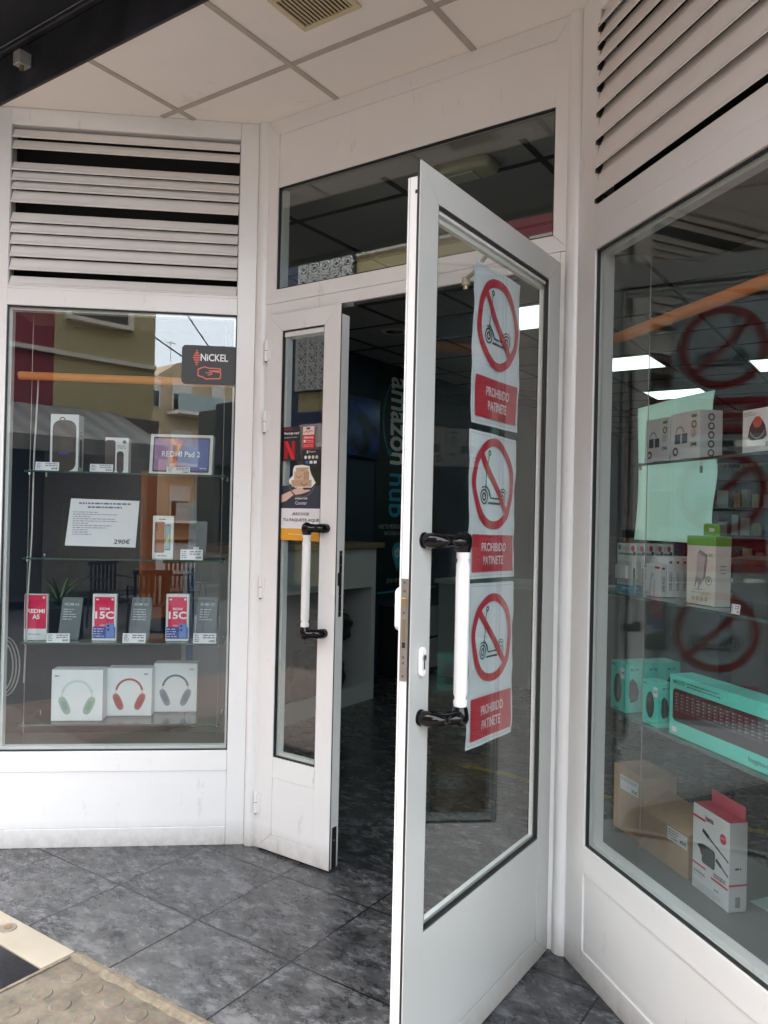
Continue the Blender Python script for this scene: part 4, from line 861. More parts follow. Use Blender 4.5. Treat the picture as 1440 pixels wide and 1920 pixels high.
# stickers on the narrow leaf
def stk(name, label, x0, x1, z0, z1):
    return PR(-.0006, .00012), (x0, z0, x1-x0, z1-z0), name, label
def fin(s_): 
    p, (x, z, w_, h), nm, lb = s_; o = p.build(nm, None, loc=(x, 2.385, z)); tag(o, lb, 'sticker', 'stickers on the narrow door glass'); return o
s_ = stk('glass_sticker', 'black sticker with a large red letter N and Recarga aquí', -2.131, -2.043, 1.588, 1.724); p, (x, z, w_, h), _, _ = s_
p.rect(0, w_, 0, h, (.018, .018, .02)); p.text('NETFLIX', w_*.06, w_*.55, h*.90, h*.96, (.45, .02, .03), .01); p.text('Recarga aquí', w_*.06, w_*.96, h*.76, h*.85, (.8, .8, .8), .03); p.lines(w_*.06, w_*.9, h*.66, h*.71, 1, GRY, .6, .1)
p.rect(w_*.08, w_*.28, h*.04, h*.58, (.40, .005, .012)); p.rect(w_*.52, w_*.72, h*.04, h*.58, (.42, .005, .012), keep=True); p.poly([(w_*.08, h*.58), (w_*.28, h*.58), (w_*.72, h*.04), (w_*.52, h*.04)], (.72, .015, .03)); fin(s_)
s_ = stk('glass_sticker', 'small red and white alarm sticker beside the black sticker', -2.028, -1.968, 1.634, 1.722); p, (x, z, w_, h), _, _ = s_
p.rect(0, w_, 0, h, (.62, .012, .035)); p.rect(w_*.02, w_*.98, h*.62, h*.99, (.80, .66, .60)); p.rect(w_*.3, w_*.62, h*.86, h*.95, (.05, .04, .04)); p.line([(w_*.15, h*.72), (w_*.3, h*.80), (w_*.45, h*.72), (w_*.6, h*.80), (w_*.85, h*.78)], .003, (.5, .02, .04)); p.text('Alarma', w_*.08, w_*.92, h*.45, h*.57, (.9, .7, .7), .03); p.lines(w_*.3, w_*.92, h*.25, h*.40, 2, (.85, .5, .5), .4, 0); p.rect(w_*.08, w_*.25, h*.28, h*.40, (.9, .8, .8), keep=True); p.lines(w_*.1, w_*.92, h*.06, h*.2, 2, (.8, .4, .4), .4, .1); fin(s_)
s_ = stk('glass_sticker', 'black payment sticker with rows of small card symbols', -2.03, -1.935, 1.566, 1.630); p, (x, z, w_, h), _, _ = s_
p.rrect(0, w_, 0, h, .006, (.015, .015, .02)); p.text('Square', w_*.38, w_*.72, h*.78, h*.93, (.6, .6, .62), .01); p.rrect(w_*.25, w_*.34, h*.76, h*.94, .002, (.6, .6, .62), keep=True)
for k, c in enumerate(((.8, .8, .8), (.8, .75, .6), (.75, .7, .3), (.5, .6, .6))): p.disc(w_*(.20+.2*k), h*.52, h*.11, c, keep=k > 0)
for k, c in enumerate(((.05, .12, .5), (.8, .8, .8), (.8, .8, .85))): p.rrect(w_*(.2+.22*k), w_*(.36+.22*k), h*.12, h*.30, .002, c, keep=k > 0)
fin(s_)
s_ = stk('glass_sticker', 'tall sticker with stacked parcels on a hand, reading RECOGE TU PAQUETE AQUÍ', -2.135, -1.922, 1.268, 1.570); p, (x, z, w_, h), _, _ = s_
p.rect(0, w_, h*.425, h*.725, (.032, .036, .060)); p.rect(0, w_, h*.155, h*.424, (.78, .78, .79), keep=True); p.rect(0, w_, 0, h*.154, (.80, .36, .03), keep=True)
p.poly([(w_*.0, h*.50), (w_*.0, h*.60), (w_*.25, h*.66), (w_*.42, h*.70), (w_*.53, h*.70), (w_*.55, h*.67), (w_*.72, h*.67), (w_*.68, h*.65), (w_*.5, h*.615), (w_*.3, h*.60), (w_*.12, h*.52)], (.72, .47, .38))
p.ring(w_*.5, h*.80, w_*.31, w_*.34, (.10, .10, .10), n=20, a0=200, a1=340); p.poly([(w_*.18, h*.80), (w_*.28, h*.86), (w_*.28, h*.94), (w_*.32, h*.99), (w_*.50, h*1.0), (w_*.68, h*.98), (w_*.70, h*.92), (w_*.74, h*.86), (w_*.84, h*.76), (w_*.74, h*.70), (w_*.34, h*.70), (w_*.20, h*.75)], (.85, .84, .82))
for a_, b_, c, d, cc in ((.25, .74, .71, .80, (.52, .35, .22)), (.31, .68, .795, .91, (.60, .42, .27)), (.36, .66, .905, .965, (.55, .38, .24))): p.rect(w_*a_, w_*b_, h*c, h*d, cc)
p.poly([(w_*.55, h*.795), (w_*.68, h*.805), (w_*.68, h*.91), (w_*.55, h*.905)], (.46, .30, .18))
for cx_, cz_, r_ in ((.56, .775, .09), (.43, .865, .07), (.52, .945, .05)): p.ring(w_*cx_, h*cz_+.004, w_*r_*.85, w_*r_, (.12, .07, .05), n=12, a0=205, a1=335, keep=True)
p.text('amazon hub', w_*.35, w_*.65, h*.545, h*.572, (.85, .85, .85), .02); p.text('Counter', w_*.36, w_*.64, h*.475, h*.52, (.8, .8, .82), 0)
p.text('¡RECOGE', w_*.29, w_*.70, h*.325, h*.37, (.05, .05, .06), .015); p.text('TU PAQUETE AQUÍ!', w_*.06, w_*.94, h*.245, h*.30, (.05, .05, .06), .015); p.lines(w_*.2, w_*.8, h*.07, h*.09, 1, (.85, .7, .4), .6, 0); fin(s_)

# ---- three posters behind the glass of the open door
def poster(x0, x1, z0, z1, seed, lb, skew=0):
    w_, h = x1-x0, z1-z0; p = PR(0, .0004); p.rect(0, w_, 0, h, (.80, .82, .86), .55, n=60, k=90); SUB = lambda pts: [(a[0]+(b[0]-a[0])*k/12, a[1]+(b[1]-a[1])*k/12) for a, b in zip(pts[:-1], pts[1:]) for k in range(12)]+[pts[-1]]
    p.line(SUB([(w_*.03, h*.02), (w_*.03, h*.98), (w_*.97, h*.98), (w_*.97, h*.02), (w_*.03, h*.02)]), .0008, (.25, .26, .28))
    RD = (.56, .022, .045); cx, cz, rr = w_*.5, h*.655, w_*.44
    SC = (.02, .022, .028)
    # scooter, front wheel at left
    fx, fz, bx_, r_ = cx-rr*.43, cz-rr*.30, cx+rr*.45, rr*.17
    for wx in (fx, bx_):
        p.ring(wx, fz, r_*.78, r_, SC, n=24, keep=wx == bx_); p.ring(wx, fz, r_*.30, r_*.55, SC, n=20, keep=True)
    p.ring(fx, fz, r_*1.18, r_*1.34, SC, n=14, a0=5, a1=120); p.ring(bx_, fz, r_*1.18, r_*1.34, SC, n=14, a0=35, a1=175, keep=True)
    p.line(SUB([(fx+r_*.1, fz), (cx-rr*.26, cz+rr*.62)]), rr*.028, SC); p.ring(cx-rr*.245, cz+rr*.66, rr*.03, rr*.065, SC, n=14)
    p.line(SUB([(fx+r_*.15, fz+r_*1.5), (fx+r_*1.1, fz+r_*.8), (fx+r_*1.5, fz-r_*.1), (bx_-r_*1.3, fz-r_*.1)]), rr*.035, SC); p.line(SUB([(fx+r_*1.0, fz-r_*.75), (bx_-r_*1.1, fz-r_*.75)]), rr*.045, SC)
    p.ring(cx, cz, rr*.82, rr, RD, n=64)
    d = rr*.86*.7071; p.line(SUB([(cx-d, cz+d), (cx, cz), (cx+d, cz-d)]), rr*.16, RD)
    p.rect(w_*.06, w_*.94, h*.045, h*.30, RD, n=50, k=24)
    p.text('PROHIBIDO', w_*.26, w_*.76, h*.185, h*.245, (.82, .76, .76), .015); p.text('PATINETE', w_*.29, w_*.71, h*.095, h*.155, (.82, .76, .76), .015)
    rn = random.Random(seed); a1, a2, a3 = rn.uniform(0, 6), rn.uniform(0, 6), rn.uniform(0, 6)
    wf = lambda x, z: .0016*math.sin(x*30+z*9+a1)+.0012*math.sin(z*40-x*21+a2)+.0006*math.sin(z*80+x*50+a3)
    p.mb.v = [(x+.0012*math.sin(z*22+a1)*(1-2*x/w_), y, z+skew*(x/w_)) for x, y, z in p.mb.v]
    o = p.build('warning_poster', None, wave=lambda x, z: wf(x, z), loc=to_world('D', x0, .0290, z0), rotz=TH['D']); tag(o, lb, 'poster', 'no-scooter posters on the open door')
    s2 = o.modifiers.new('thickness', 'SOLIDIFY'); s2.thickness = .00008
    return o
PX = lambda px, py: at('D', px, py, .029)
poster(PX(886, 640)[0], PX(973, 640)[0], PX(879, 790)[1], PX(892, 485)[1], 1, 'topmost no-scooter poster on the open door glass', 0)
poster(PX(878, 950)[0], PX(965, 950)[0], PX(880, 1086)[1], PX(877, 802)[1], 5, 'middle no-scooter poster on the open door glass', -.006)
poster(PX(876, 1250)[0], PX(960, 1250)[0], PX(866, 1412)[1], PX(884, 1094)[1], 9, 'lowest no-scooter poster, behind the white bar handle of the open door', -.008)

# ================================================================ RIGHT WINDOW GOODS
zr1, zr2, zr3 = 1.545, 1.150, .785
def rbox(name, lb, xl, xr, yt, z, y, d, body, group=None, ym=None, cat='box'):
    x, w_, h = rect_at('R', xl, xr, yt, z, y, ym); o = carton(name, lb, 'R', x, y, z, w_, h, d, body, cat, group=group); return o, w_, h
for xl, xr, yt, lb in ((1210, 1255, 790, 'white earphone box, left of the pair on the upper right shelf'), (1257, 1311, 778, 'white earphone box with green seals, right of the pair on the upper right shelf')):
    o, w_, h = rbox('earphone_box', lb, xl, xr, yt, zr1, .16, .075, BOXW, 'white earphone boxes on the upper right shelf', 830)
    p = PR(-.0004); p.rect(w_*.16, w_*.60, h*.36, h*.56, (.10, .10, .12)); p.rect(w_*.36, w_*.42, h*.36, h*.56, (.6, .6, .62)); p.ring(w_*.34, h*.58, w_*.12, w_*.15, (.25, .25, .28), n=18, a0=0, a1=180); p.ring(w_*.2, h*.20, w_*.05, w_*.10, (.06, .06, .07), n=16); p.rrect(w_*.74, w_*.92, h*.86, h*.92, .003, (.08, .34, .10)); p.ring(w_*.83, h*.72, w_*.05, w_*.09, (.24, .28, .08), n=18)
    p.lines(w_*.74, w_*.92, h*.46, h*.62, 4, GRY, .5, .2); p.text('29€', w_*.72, w_*.93, h*.28, h*.36, INK, .02); p.lines(w_*.4, w_*.9, h*.03, h*.06, 1, GRY, .5, 0); p.rect(w_*.01, w_*.03, h*.05, h*.15, (.05, .05, .05)); p.build('front_print', o)
    p = PR(0)
    for k in range(5): p.ring(.038, h*(.86-.18*k), .006, .011, (.15, .15, .16), n=16, keep=k > 0)
    p.build('side_print', o, loc=(w_+.0003, 0, 0), rotz=R(90))
o, w_, h = rbox('speaker_box', 'white box with a dark round speaker pictured, at the right edge of the upper shelf', 1392, 1452, 771, zr1, .13, .09, BOXW, None, 820)
p = PR(-.0004); p.poly([(w_*.18, h*.36), (w_*.24, h*.60), (w_*.34, h*.74), (w_*.62, h*.74), (w_*.72, h*.60), (w_*.78, h*.36), (w_*.66, h*.28), (w_*.30, h*.28)], (.03, .028, .03)); p.disc(w_*.48, h*.69, w_*.13, (.50, .10, .06), sx=1.1); p.ring(w_*.48, h*.56, w_*.22, w_*.25, (.35, .33, .35), n=20, a0=200, a1=340)
p.text('32€', w_*.74, w_*.94, h*.12, h*.22, (.03, .04, .12), .02); p.lines(w_*.06, w_*.5, h*.84, h*.95, 3, GRY, .4, .4); p.lines(w_*.06, w_*.7, h*.05, h*.16, 3, GRY, .3, .4); p.lines(w_*.82, w_*.96, h*.5, h*.9, 6, GRY, .4, .4); p.build('front_print', o)
# five blister packs, one behind another
BLIST = glass('blister_plastic', (.93, .96, .95), 1.4)
for k in range(4, -1, -1):
    lb = ['blister pack with white earbuds case, front of its row on the middle right shelf', 'second blister pack of the earbuds row', 'third blister pack of the earbuds row', 'fourth blister pack of the earbuds row', 'rearmost blister pack of the earbuds row'][k]
    x, w_, h = rect_at('R', 1157, 1192, 1018, zr2, .17, 1060); t = thing('earbuds_pack', lb, 'blister pack', to_world('R', x+.004*k, .17+.030*k, zr2+.001), TH['R'], 'earbuds packs in a row')
    g = MB(); g.box(0, w_, 0, .002, 0, h, BOXW); o = g.build('card', t, bevel=.0006)
    g = MB(); g.box(w_*.06, w_*.86, -.022, -.001, h*.20, h*.64, BLIST); g.build('blister', t, bevel=.006, seg=3)
    g = MB(); g.box(w_*.14, w_*.74, -.018, -.003, h*.26, h*.56, PWHITE); g.build('earbuds_case', t, bevel=.005, seg=3)
    p = PR(-.0004); p.rect(0, w_, 0, h*.14, (.03, .33, .50)); p.rect(w_*.06, w_*.22, h*.86, h*.96, (.03, .22, .18), keep=True); p.disc(w_*.84, h*.90, w_*.09, (.62, .03, .09), keep=True); p.rect(w_*.08, w_*.9, h*.76, h*.80, (.05, .35, .30), keep=True); p.lines(w_*.3, w_*.7, h*.86, h*.94, 2, GRY, .4, 0); p.lines(w_*.3, w_*.7, h*.04, h*.10, 1, (.5, .7, .8), .6, 0)
    p.rect(w_*.88, w_, h*.14, h*.5, (.02, .22, .16), keep=True); p.disc(w_*.93, h*.80, w_*.07, (.04, .05, .05), keep=True); p.build('card_print', t)
for k in range(4, -1, -1):
    lb = ['white USB-C earphone box, front of its row beside the blister packs', 'second USB-C earphone box of the row', 'third USB-C earphone box of the row', 'fourth USB-C earphone box of the row', 'rearmost USB-C earphone box of the row'][k]
    x, w_, h = rect_at('R', 1206, 1238, 1055 if k == 0 else 1042, zr2, .17, 1080); o = carton('cable_box', lb, 'R', x, .17+.0245*k, zr2, w_, h, .023, BOXW, group='white USB-C earphone boxes in a row')
    if k == 0:
        p = PR(-.0004); p.line([(w_*.42, 0.004), (w_*.44, h*.5), (w_*.52, h*.66)], .003, GRY); p.line([(w_*.66, .004), (w_*.68, h*.5)], .003, GRY, keep=True); p.ring(w_*.56, h*.66, .003, .0055, GRY, n=14); p.rect(w_*.7, w_*.98, h*.86, h*.92, (.6, .03, .06)); p.rect(w_*.06, w_*.22, h*.88, h*.92, INK, keep=True); p.text('USB-C', w_*.05, w_*.5, h*.06, h*.13, INK, .01); p.lines(w_*.05, w_*.28, h*.5, h*.8, 4, GRY, .35, .3); p.build('front_print', o)
    p = PR(0); p.text('SAB-A331', .006, .016, h*.16, h*.62, (.12, .13, .14), .01, rot=90); p.rect(.006, .015, h*.84, h*.90, (.08, .08, .09), keep=True); p.build('side_print', o, loc=(w_+.0003, 0, 0), rotz=R(90))
o, w_, h = rbox('charger_box', 'tall white and green USB-C charger box with a hanger tab, on the middle right shelf', 1288, 1341, 1004, zr2, .165, .05, mat('cream_box_card', (.72, .68, .62), .45), None, 1060)
p = PR(-.0004); GRN = (.13, .42, .05); p.rect(0, w_, h*.86, h, GRN); p.poly([(w_*.34, h*.42), (w_*.40, h*.76), (w_*.66, h*.70), (w_*.60, h*.36)], (.50, .46, .46)); p.poly([(w_*.40, h*.76), (w_*.48, h*.80), (w_*.74, h*.73), (w_*.66, h*.70)], (.34, .31, .31)); p.poly([(w_*.66, h*.70), (w_*.74, h*.73), (w_*.68, h*.40), (w_*.60, h*.36)], (.26, .23, .23)); p.poly([(w_*.34, h*.42), (w_*.60, h*.36), (w_*.52, h*.28), (w_*.34, h*.34)], (.40, .36, .36))
p.line([(w_*.36, h*.36), (w_*.32, h*.26)], .004, (.25, .2, .2)); p.line([(w_*.48, h*.32), (w_*.44, h*.22)], .004, (.25, .2, .2), keep=True); p.ring(w_*.80, h*.36, w_*.09, w_*.105, (.05, .12, .05), n=22); p.text('2', w_*.76, w_*.84, h*.345, h*.39, (.05, .1, .05), .02)
p.text('65', w_*.80, w_*.93, h*.70, h*.755, (.2, .48, .12), .01); p.text('USB-C Charger Set', w_*.18, w_*.84, h*.155, h*.195, (.18, .45, .15), .0); p.lines(w_*.3, w_*.6, h*.215, h*.235, 1, (.2, .45, .15), .6, 0)
for k in range(4): p.ring(w_*(.28+.15*k), h*.09, w_*.025, w_*.045, (.2, .42, .15), n=14, keep=k > 0)
p.build('front_print', o)
p = PR(0); p.rect(0, .05, h*.86, h, (.11, .36, .04)); p.lines(.016, .034, h*.45, h*.6, 3, GRY, .4, 0); p.build('side_print', o, loc=(w_+.0003, 0, 0), rotz=R(90))
g = MB(); g.prism([(w_*.36, h+.001), (w_*.92, h+.001), (w_*.92, h+.028), (w_*.88, h+.034), (w_*.40, h+.034), (w_*.36, h+.028)], .02, .022, ink(GRN)); g.build('hanger_tab', o)
p = PR(.0197); p.rrect(w_*.56, w_*.74, h+.012, h+.022, .002, (.7, .72, .68)); p.build('hanger_hole', o)
# price holder right of it
tagcard('R', 1378, 1394, 1132, zr2, 'small price tag on the middle right shelf, right of the green charger box', y=.122, price='9€')
TB_ = mat('turquoise_card', (.09, .66, .55), .4)
def mouse_box(lb, x, y, w_, h, d, tag_):
    o = carton('mouse_box', lb, 'R', x, y, zr3, w_, h, d, TB_, group='turquoise mouse boxes')
    p = PR(-.0004); p.poly([(w_*(.5+.26*math.cos(q*.2618)), h*(.46+.30*math.sin(q*.2618))) for q in range(24)], (.035, .04, .05)); p.poly([(w_*(.5+.20*math.cos(q*.2618)), h*(.50+.22*math.sin(q*.2618))) for q in range(24)], (.06, .065, .075)); p.lines(w_*.08, w_*.3, h*.90, h*.95, 1, (.02, .1, .1), .6, 0); p.lines(w_*.3, w_*.6, h*.03, h*.07, 1, (.02, .12, .12), .6, 0)
    if tag_: p.rect(w_*.72, w_*.98, h*.68, h*.90, (.8, .8, .8)); p.text(tag_, w_*.76, w_*.95, h*.77, h*.83, INK, .02)
    p.build('front_print', o)
    p = PR(0); p.text('M190' if not tag_ or tag_ == '15€' else 'M170', d*.28, d*.72, h*.84, h*.90, (.02, .14, .13), .01); p.poly([(d*.22, h*.62), (d*.38, h*.70), (d*.62, h*.60), (d*.74, h*.42), (d*.66, h*.24), (d*.30, h*.20), (d*.20, h*.35)], (.04, .045, .05)); p.build('side_print', o, loc=(w_+.0003, 0, 0), rotz=R(90))
xa = at('R', 1145, 1300, .13)[0]; xb = at('R', 1172, 1300, .13)[0]; hh = at('R', 1145, 1236, .13)[1]-zr3
for k, lb in ((2, 'rearmost turquoise mouse box of the left row'), (1, 'middle turquoise mouse box of the left row'), (0, 'front turquoise mouse box of the left row, with a white price label')): mouse_box(lb, xa, .13+.066*k, xb-xa, hh, .064, '19€' if k == 0 else None)
xa = at('R', 1202, 1320, .12)[0]; xb = at('R', 1231, 1320, .12)[0]; hh = at('R', 1202, 1272, .12)[1]-zr3
mouse_box('small turquoise mouse box standing between the mouse row and the keyboard box', xa, .125, xb-xa, hh, .05, '25€')
xa = at('R', 1255, 1340, .13)[0]; w_ = .50; hh = at('R', 1255, 1262, .13)[1]-zr3
o = carton('keyboard_box', 'long turquoise box with a black keyboard pictured on the lower right shelf', 'R', xa, .13, zr3, w_, hh, .075, TB_)
p = PR(-.0004); h = hh; p.rrect(w_*.03, w_*1.0, h*.24, h*.78, .012, (.025, .018, .022)); p.rrect(w_*.035, w_*.995, h*.40, h*.76, .010, (.018, .012, .015)); p.nxt()
for r_ in range(6):
    for c_ in range(21):
        if c_ in (15, 18) and r_ > 0 and c_ == 15: continue
        kx, kz = w_*(.05+.0445*c_), h*(.715-.052*r_); kw = w_*.036
        if r_ == 5 and 3 < c_ < 9: kw = w_*.0445
        p.rect(kx, kx+kw, kz-h*.040, kz, (.085, .07, .075) if (r_*7+c_) % 5 else (.11, .09, .10), keep=True)
p.nxt()
for r_ in range(5):
    for c_ in range(20): p.rect(w_*(.058+.0445*c_), w_*(.070+.0445*c_), h*(.690-.052*r_), h*(.702-.052*r_), (.38, .36, .36), keep=True)
p.text('MK270', w_*.03, w_*.13, h*.86, h*.93, (.02, .2, .18), .01); p.lines(w_*.15, w_*.42, h*.84, h*.94, 2, (.02, .2, .18), .4, .1); p.text('logitech', w_*.62, w_*.78, h*.07, h*.16, (.02, .16, .15), .01); p.rect(w_*.03, w_*.07, h*.06, h*.14, (.7, .75, .74)); p.build('front_print', o)
# sill goods
ZS = .329
o = carton('cardboard_box', 'tall plain cardboard box with a white label, left on the window platform', 'R', -.155, .27, ZS, .178, at('R', 1158, 1432, .27)[1]-ZS, .12, CARD)
h = at('R', 1158, 1432, .27)[1]-ZS; p = PR(-.0004); p.rect(.04, .145, h-.075, h-.028, (.76, .76, .74)); p.lines(.045, .14, h-.044, h-.033, 2, (.2, .2, .2), .5, .1); p.text('35€', .105, .14, h-.07, h-.058, INK, .02); p.build('label', o)
o = carton('cardboard_box', 'low cardboard box with a sloping top and white label, beside the white and red box', 'R', .02, .255, ZS, .245, .125, .16, CARD, yaw=0)
g = MB(); hh = at('R', 1206, 1495, .255)[1]-ZS; g.add([(.0, .001, .1255), (.2448, .001, .1255), (.2448, .10, hh+.01), (.0, .10, hh+.01), (0, .1595, .1255), (.2448, .1595, .1255)], [(0, 1, 2, 3), (3, 2, 5, 4), (0, 3, 4), (1, 5, 2)], CARD); g.build('sloping_flap', o)
p = PR(-.0004); p.rect(.145, .240, .083, .122, (.76, .76, .74)); p.lines(.15, .2, .088, .118, 4, (.2, .2, .2), .4, .2); p.text('45€', .205, .235, .09, .102, INK, .02); p.build('label', o)
p = PR(0); p.rect(.02, .08, .05, .115, (.7, .7, .68)); p.lines(.025, .075, .055, .11, 7, (.15, .15, .15), .5, .1); p.build('side_label', o, loc=(.2453, 0, 0), rotz=R(90))
h = at('R', 1299, 1502, .25)[1]-ZS
o = carton('charger_box', 'white and red charger box with black charger and cables pictured, on the platform', 'R', .292, .248, ZS, .165, h, .055, BOXW, yaw=-4)
w_ = .165; RD2 = (.62, .03, .09); p = PR(-.0004); p.rect(0, w_*.35, h*.845, h*.872, RD2); p.text('hama', w_*.36, w_*.58, h*.87, h*.94, (.25, .02, .06), .03); p.disc(w_*.84, h*.78, w_*.085, RD2); p.lines(w_*.78, w_*.9, h*.77, h*.80, 1, (.8, .6, .6), .5, 0)
p.line([(w_*.30, h*.74), (w_*.45, h*.70)], .011, (.03, .03, .035)); p.line([(w_*.42, h*.71), (w_*.99, h*.56)], .005, (.03, .03, .035)); p.rrect(w_*.28, w_*.64, h*.36, h*.58, .008, (.04, .036, .045)); p.poly([(w_*.14, h*.54), (w_*.30, h*.58), (w_*.34, h*.50), (w_*.26, h*.44), (w_*.22, h*.50)], (.03, .03, .035)); p.line([(w_*.68, h*.50), (w_*.80, h*.46)], .010, (.03, .03, .035)); p.line([(w_*.78, h*.47), (w_*.99, h*.40)], .005, (.03, .03, .035))
p.rect(0, w_*.40, h*.295, h*.318, RD2); p.rect(w_*.55, w_, h*.245, h*.268, RD2); p.lines(w_*.62, w_*.95, h*.29, h*.34, 2, INK, .5, .1); p.text('UNIVERSAL', w_*.05, w_*.40, h*.205, h*.235, INK, .015); p.text('USB-C 65W', w_*.05, w_*.34, h*.165, h*.19, GRY, .0); p.lines(w_*.05, w_*.85, h*.03, h*.12, 5, GRY, .3, .3); p.text('45€', w_*.64, w_*.76, h*.14, h*.165, INK, .02); p.build('front_print', o)
p = PR(0); p.rect(0, .055, h*.29, h*.312, RD2); p.rect(.02, .035, h*.05, h*.17, (.3, .3, .3)); p.lines(.018, .036, h*.47, h*.50, 1, INK, .7, 0); p.build('side_print', o, loc=(w_+.0003, 0, 0), rotz=R(90))
g = MB(); g.add([(0, .0005, h+.0008), (w_, .0005, h+.0008), (w_, .0545, h+.0008), (0, .0545, h+.0008)], [(0, 1, 2, 3)], ink(RD2)); g.box(w_*.05, w_*.95, .053, .0545, h+.001, h+.038, ink((.66, .10, .15))); g.build('top_flap', o)
o = carton('reflection_card', 'flat mint card painted as a light panel reflection near the right edge of the platform', 'R', .415, .34, ZS, .18, .0015, .16, mat('pale_mint_reflection', (.62, .84, .78), .4), cat='card', yaw=8)  # flat card standing in for a light panel's reflection on the platform

# ================================================================ THE STREET OPPOSITE (seen in the panes)
YF = -7.0
OLV = mat('olive_yellow_render', (.42, .36, .19), .85, var=.06, scale=1.5)
REDR = mat('oxblood_render', (.22, .028, .035), .8, var=.06, scale=1.5)
STONEW = mat('pale_trim', (.62, .58, .50), .7)
SHUT = mat('roller_shutter', (.55, .52, .45), .6)
def facade(name, label, x0, x1, zt, m_, trims=(), wins=(), depth=6, z0=0, y=YF):
    t = thing(name, label, 'building', (x0, y, 0))
    g = MB(); g.box(0, x1-x0, -depth, 0, z0, zt, m_); g.build('wall', t)
    for a, b_, c, d in trims: MB().box(a-x0, b_-x0, .0, .07, c, d, STONEW).build('moulding', t)
    for a, b_, c, d in wins:
        f = MB(); e_ = .07; A, B_ = a-x0, b_-x0
        f.box(A-e_, A, .0, .09, c-e_, d+e_, STONEW); f.box(B_, B_+e_, .0, .09, c-e_, d+e_, STONEW); f.box(A, B_, .0, .09, d, d+e_, STONEW); f.box(A-.05, B_+.05, .0, .13, c-e_, c, STONEW)
        wn = f.build('window', t); g = MB(); g.box(A, B_, .005, .015, c, d, mat('dark_window_pane', (.02, .022, .025), .1)); g.build('pane', wn)
        g = MB(); n_ = int((d-c-.22)/.05)
        for k in range(n_): g.box(A+.01, B_-.01, .02, .045, d-.05*(k+1)+.004, d-.05*k, SHUT)
        g.build('roller_shutter', wn)
    return t
facade('olive_building', 'olive yellow building with a half-closed roller shutter, reflected in the left window', .76, 2.46, 9.5, OLV, [(.76, 2.46, 3.76, 3.83)], [(.98, 1.95, 4.40, 5.6), (.98, 1.95, 7.3, 8.5)])
facade('red_building', 'dark red building beside the olive one, reflected in the panes', -6.3, .755, 9.5, REDR, [(-6.3, .755, 3.77, 3.84), (-6.3, .755, 6.6, 6.7)], [(-5.2, -4.3, 4.5, 5.9), (-2.5, -1.5, 4.5, 5.9)])
t_ = facade('yellow_building', 'yellow building with a white lattice block screen, reflected in the transom', -8.78, -6.305, 10, mat('yellow_render', (.50, .42, .22), .85, var=.05, scale=1.5), [(-8.78, -6.305, 5.75, 5.85), (-8.78, -6.305, 6.25, 6.32)], [])
t_ = facade('stair_tower', 'stair tower clad in white pierced lattice blocks', -10.15, -8.785, 10, mat('yellow_render', (.5, .42, .22)), [], [])
LAT = mat('white_lattice_block', (.82, .82, .79), .7)
g = MB(); s_ = .24
g.box(-.02, 1.345, .01, .02, 3.78, 9.0, mat('lattice_shadow_gap', (.03, .03, .03), .9))
n_ = 16
for i in range(5):
    for j in range(21):
        cx, cz = .12+.27*i, 3.93+.25*j
        def ringp(r0, r1, a0=0, a1=360, k=n_, sx=1):
            vs = []; 
            for q in range(k+1):
                an = R(a0+(a1-a0)*q/k)
                for r_ in (r0, r1): vs += [(cx+r_*math.cos(an), .10, cz+r_*math.sin(an))]
            g.add(vs, [(2*q, 2*q+2, 2*q+3, 2*q+1) for q in range(k)], LAT)
        ringp(.040, .066)
        for a in (45, 135, 225, 315): ringp(.095, .125, a-35, a+35, 5)
        g.box(cx-.135, cx-.118, .04, .10, cz-.125, cz+.125, LAT); g.box(cx-.118, cx+.118, .04, .10, cz-.125, cz-.112, LAT); g.box(cx-.012, cx+.012, .04, .099, cz+.07, cz+.112, LAT); g.box(cx-.012, cx+.012, .04, .099, cz-.112, cz-.07, LAT); g.box(cx+.07, cx+.118, .04, .0985, cz-.012, cz+.012, LAT); g.box(cx-.118, cx-.07, .04, .0985, cz-.012, cz+.012, LAT)
g.build('lattice_screen', t_)
facade('navy_shop_building', 'building with dark navy cladding left of the lattice tower', -40, -10.155, 8.5, mat('navy_cladding', (.03, .04, .09), .5), [], [])
# ground floor shopfronts and awnings
t = thing('shop_fascia', 'navy shop fascia running along the buildings opposite', 'fascia', (-14, YF, 2.95)); MB().box(0, 5.9, .0, .18, 0, .42, mat('navy_sign', (.02, .03, .09), .4)).build('fascia_board', t, bevel=.01)
t = thing('street_awning', 'pale pink sloping awning below the lattice tower', 'awning', (-9.9, YF+.02, 0))
g = MB(); PK = mat('pale_pink_canvas', (.60, .48, .45), .8); g.add([(0, 0, 3.2), (3.4, 0, 3.2), (3.4, 1.3, 2.55), (0, 1.3, 2.55), (0, 1.3, 2.35), (3.4, 1.3, 2.35)], [(0, 3, 2, 1), (3, 4, 5, 2)], PK); o = g.build('canvas', t); q = o.modifiers.new('thickness', 'SOLIDIFY'); q.thickness = .01
g = MB(); [g.tube([(x, 0, 2.5), (x, 1.3, 2.55)], .015, STEEL, 8) for x in (.02, 3.38)]; g.build('arms', t)
t = thing('street_awning', 'grey and cream striped awning of the cafe opposite', 'awning', (-1.4, YF+.02, 0))
C1, C2 = mat('grey_canvas', (.17, .165, .155), .8), mat('cream_canvas', (.25, .235, .21), .8); g = MB()
for k in range(20):
    x0, x1 = .16*k, .16*(k+1); g.add([(x0, 0, 2.95), (x1, 0, 2.95), (x1, 1.6, 2.35), (x0, 1.6, 2.35), (x0, 1.6, 2.15), (x1, 1.6, 2.15)], [(0, 3, 2, 1), (3, 4, 5, 2)], C1 if k % 2 else C2)
o = g.build('canvas', t); q = o.modifiers.new('thickness', 'SOLIDIFY'); q.thickness = .01
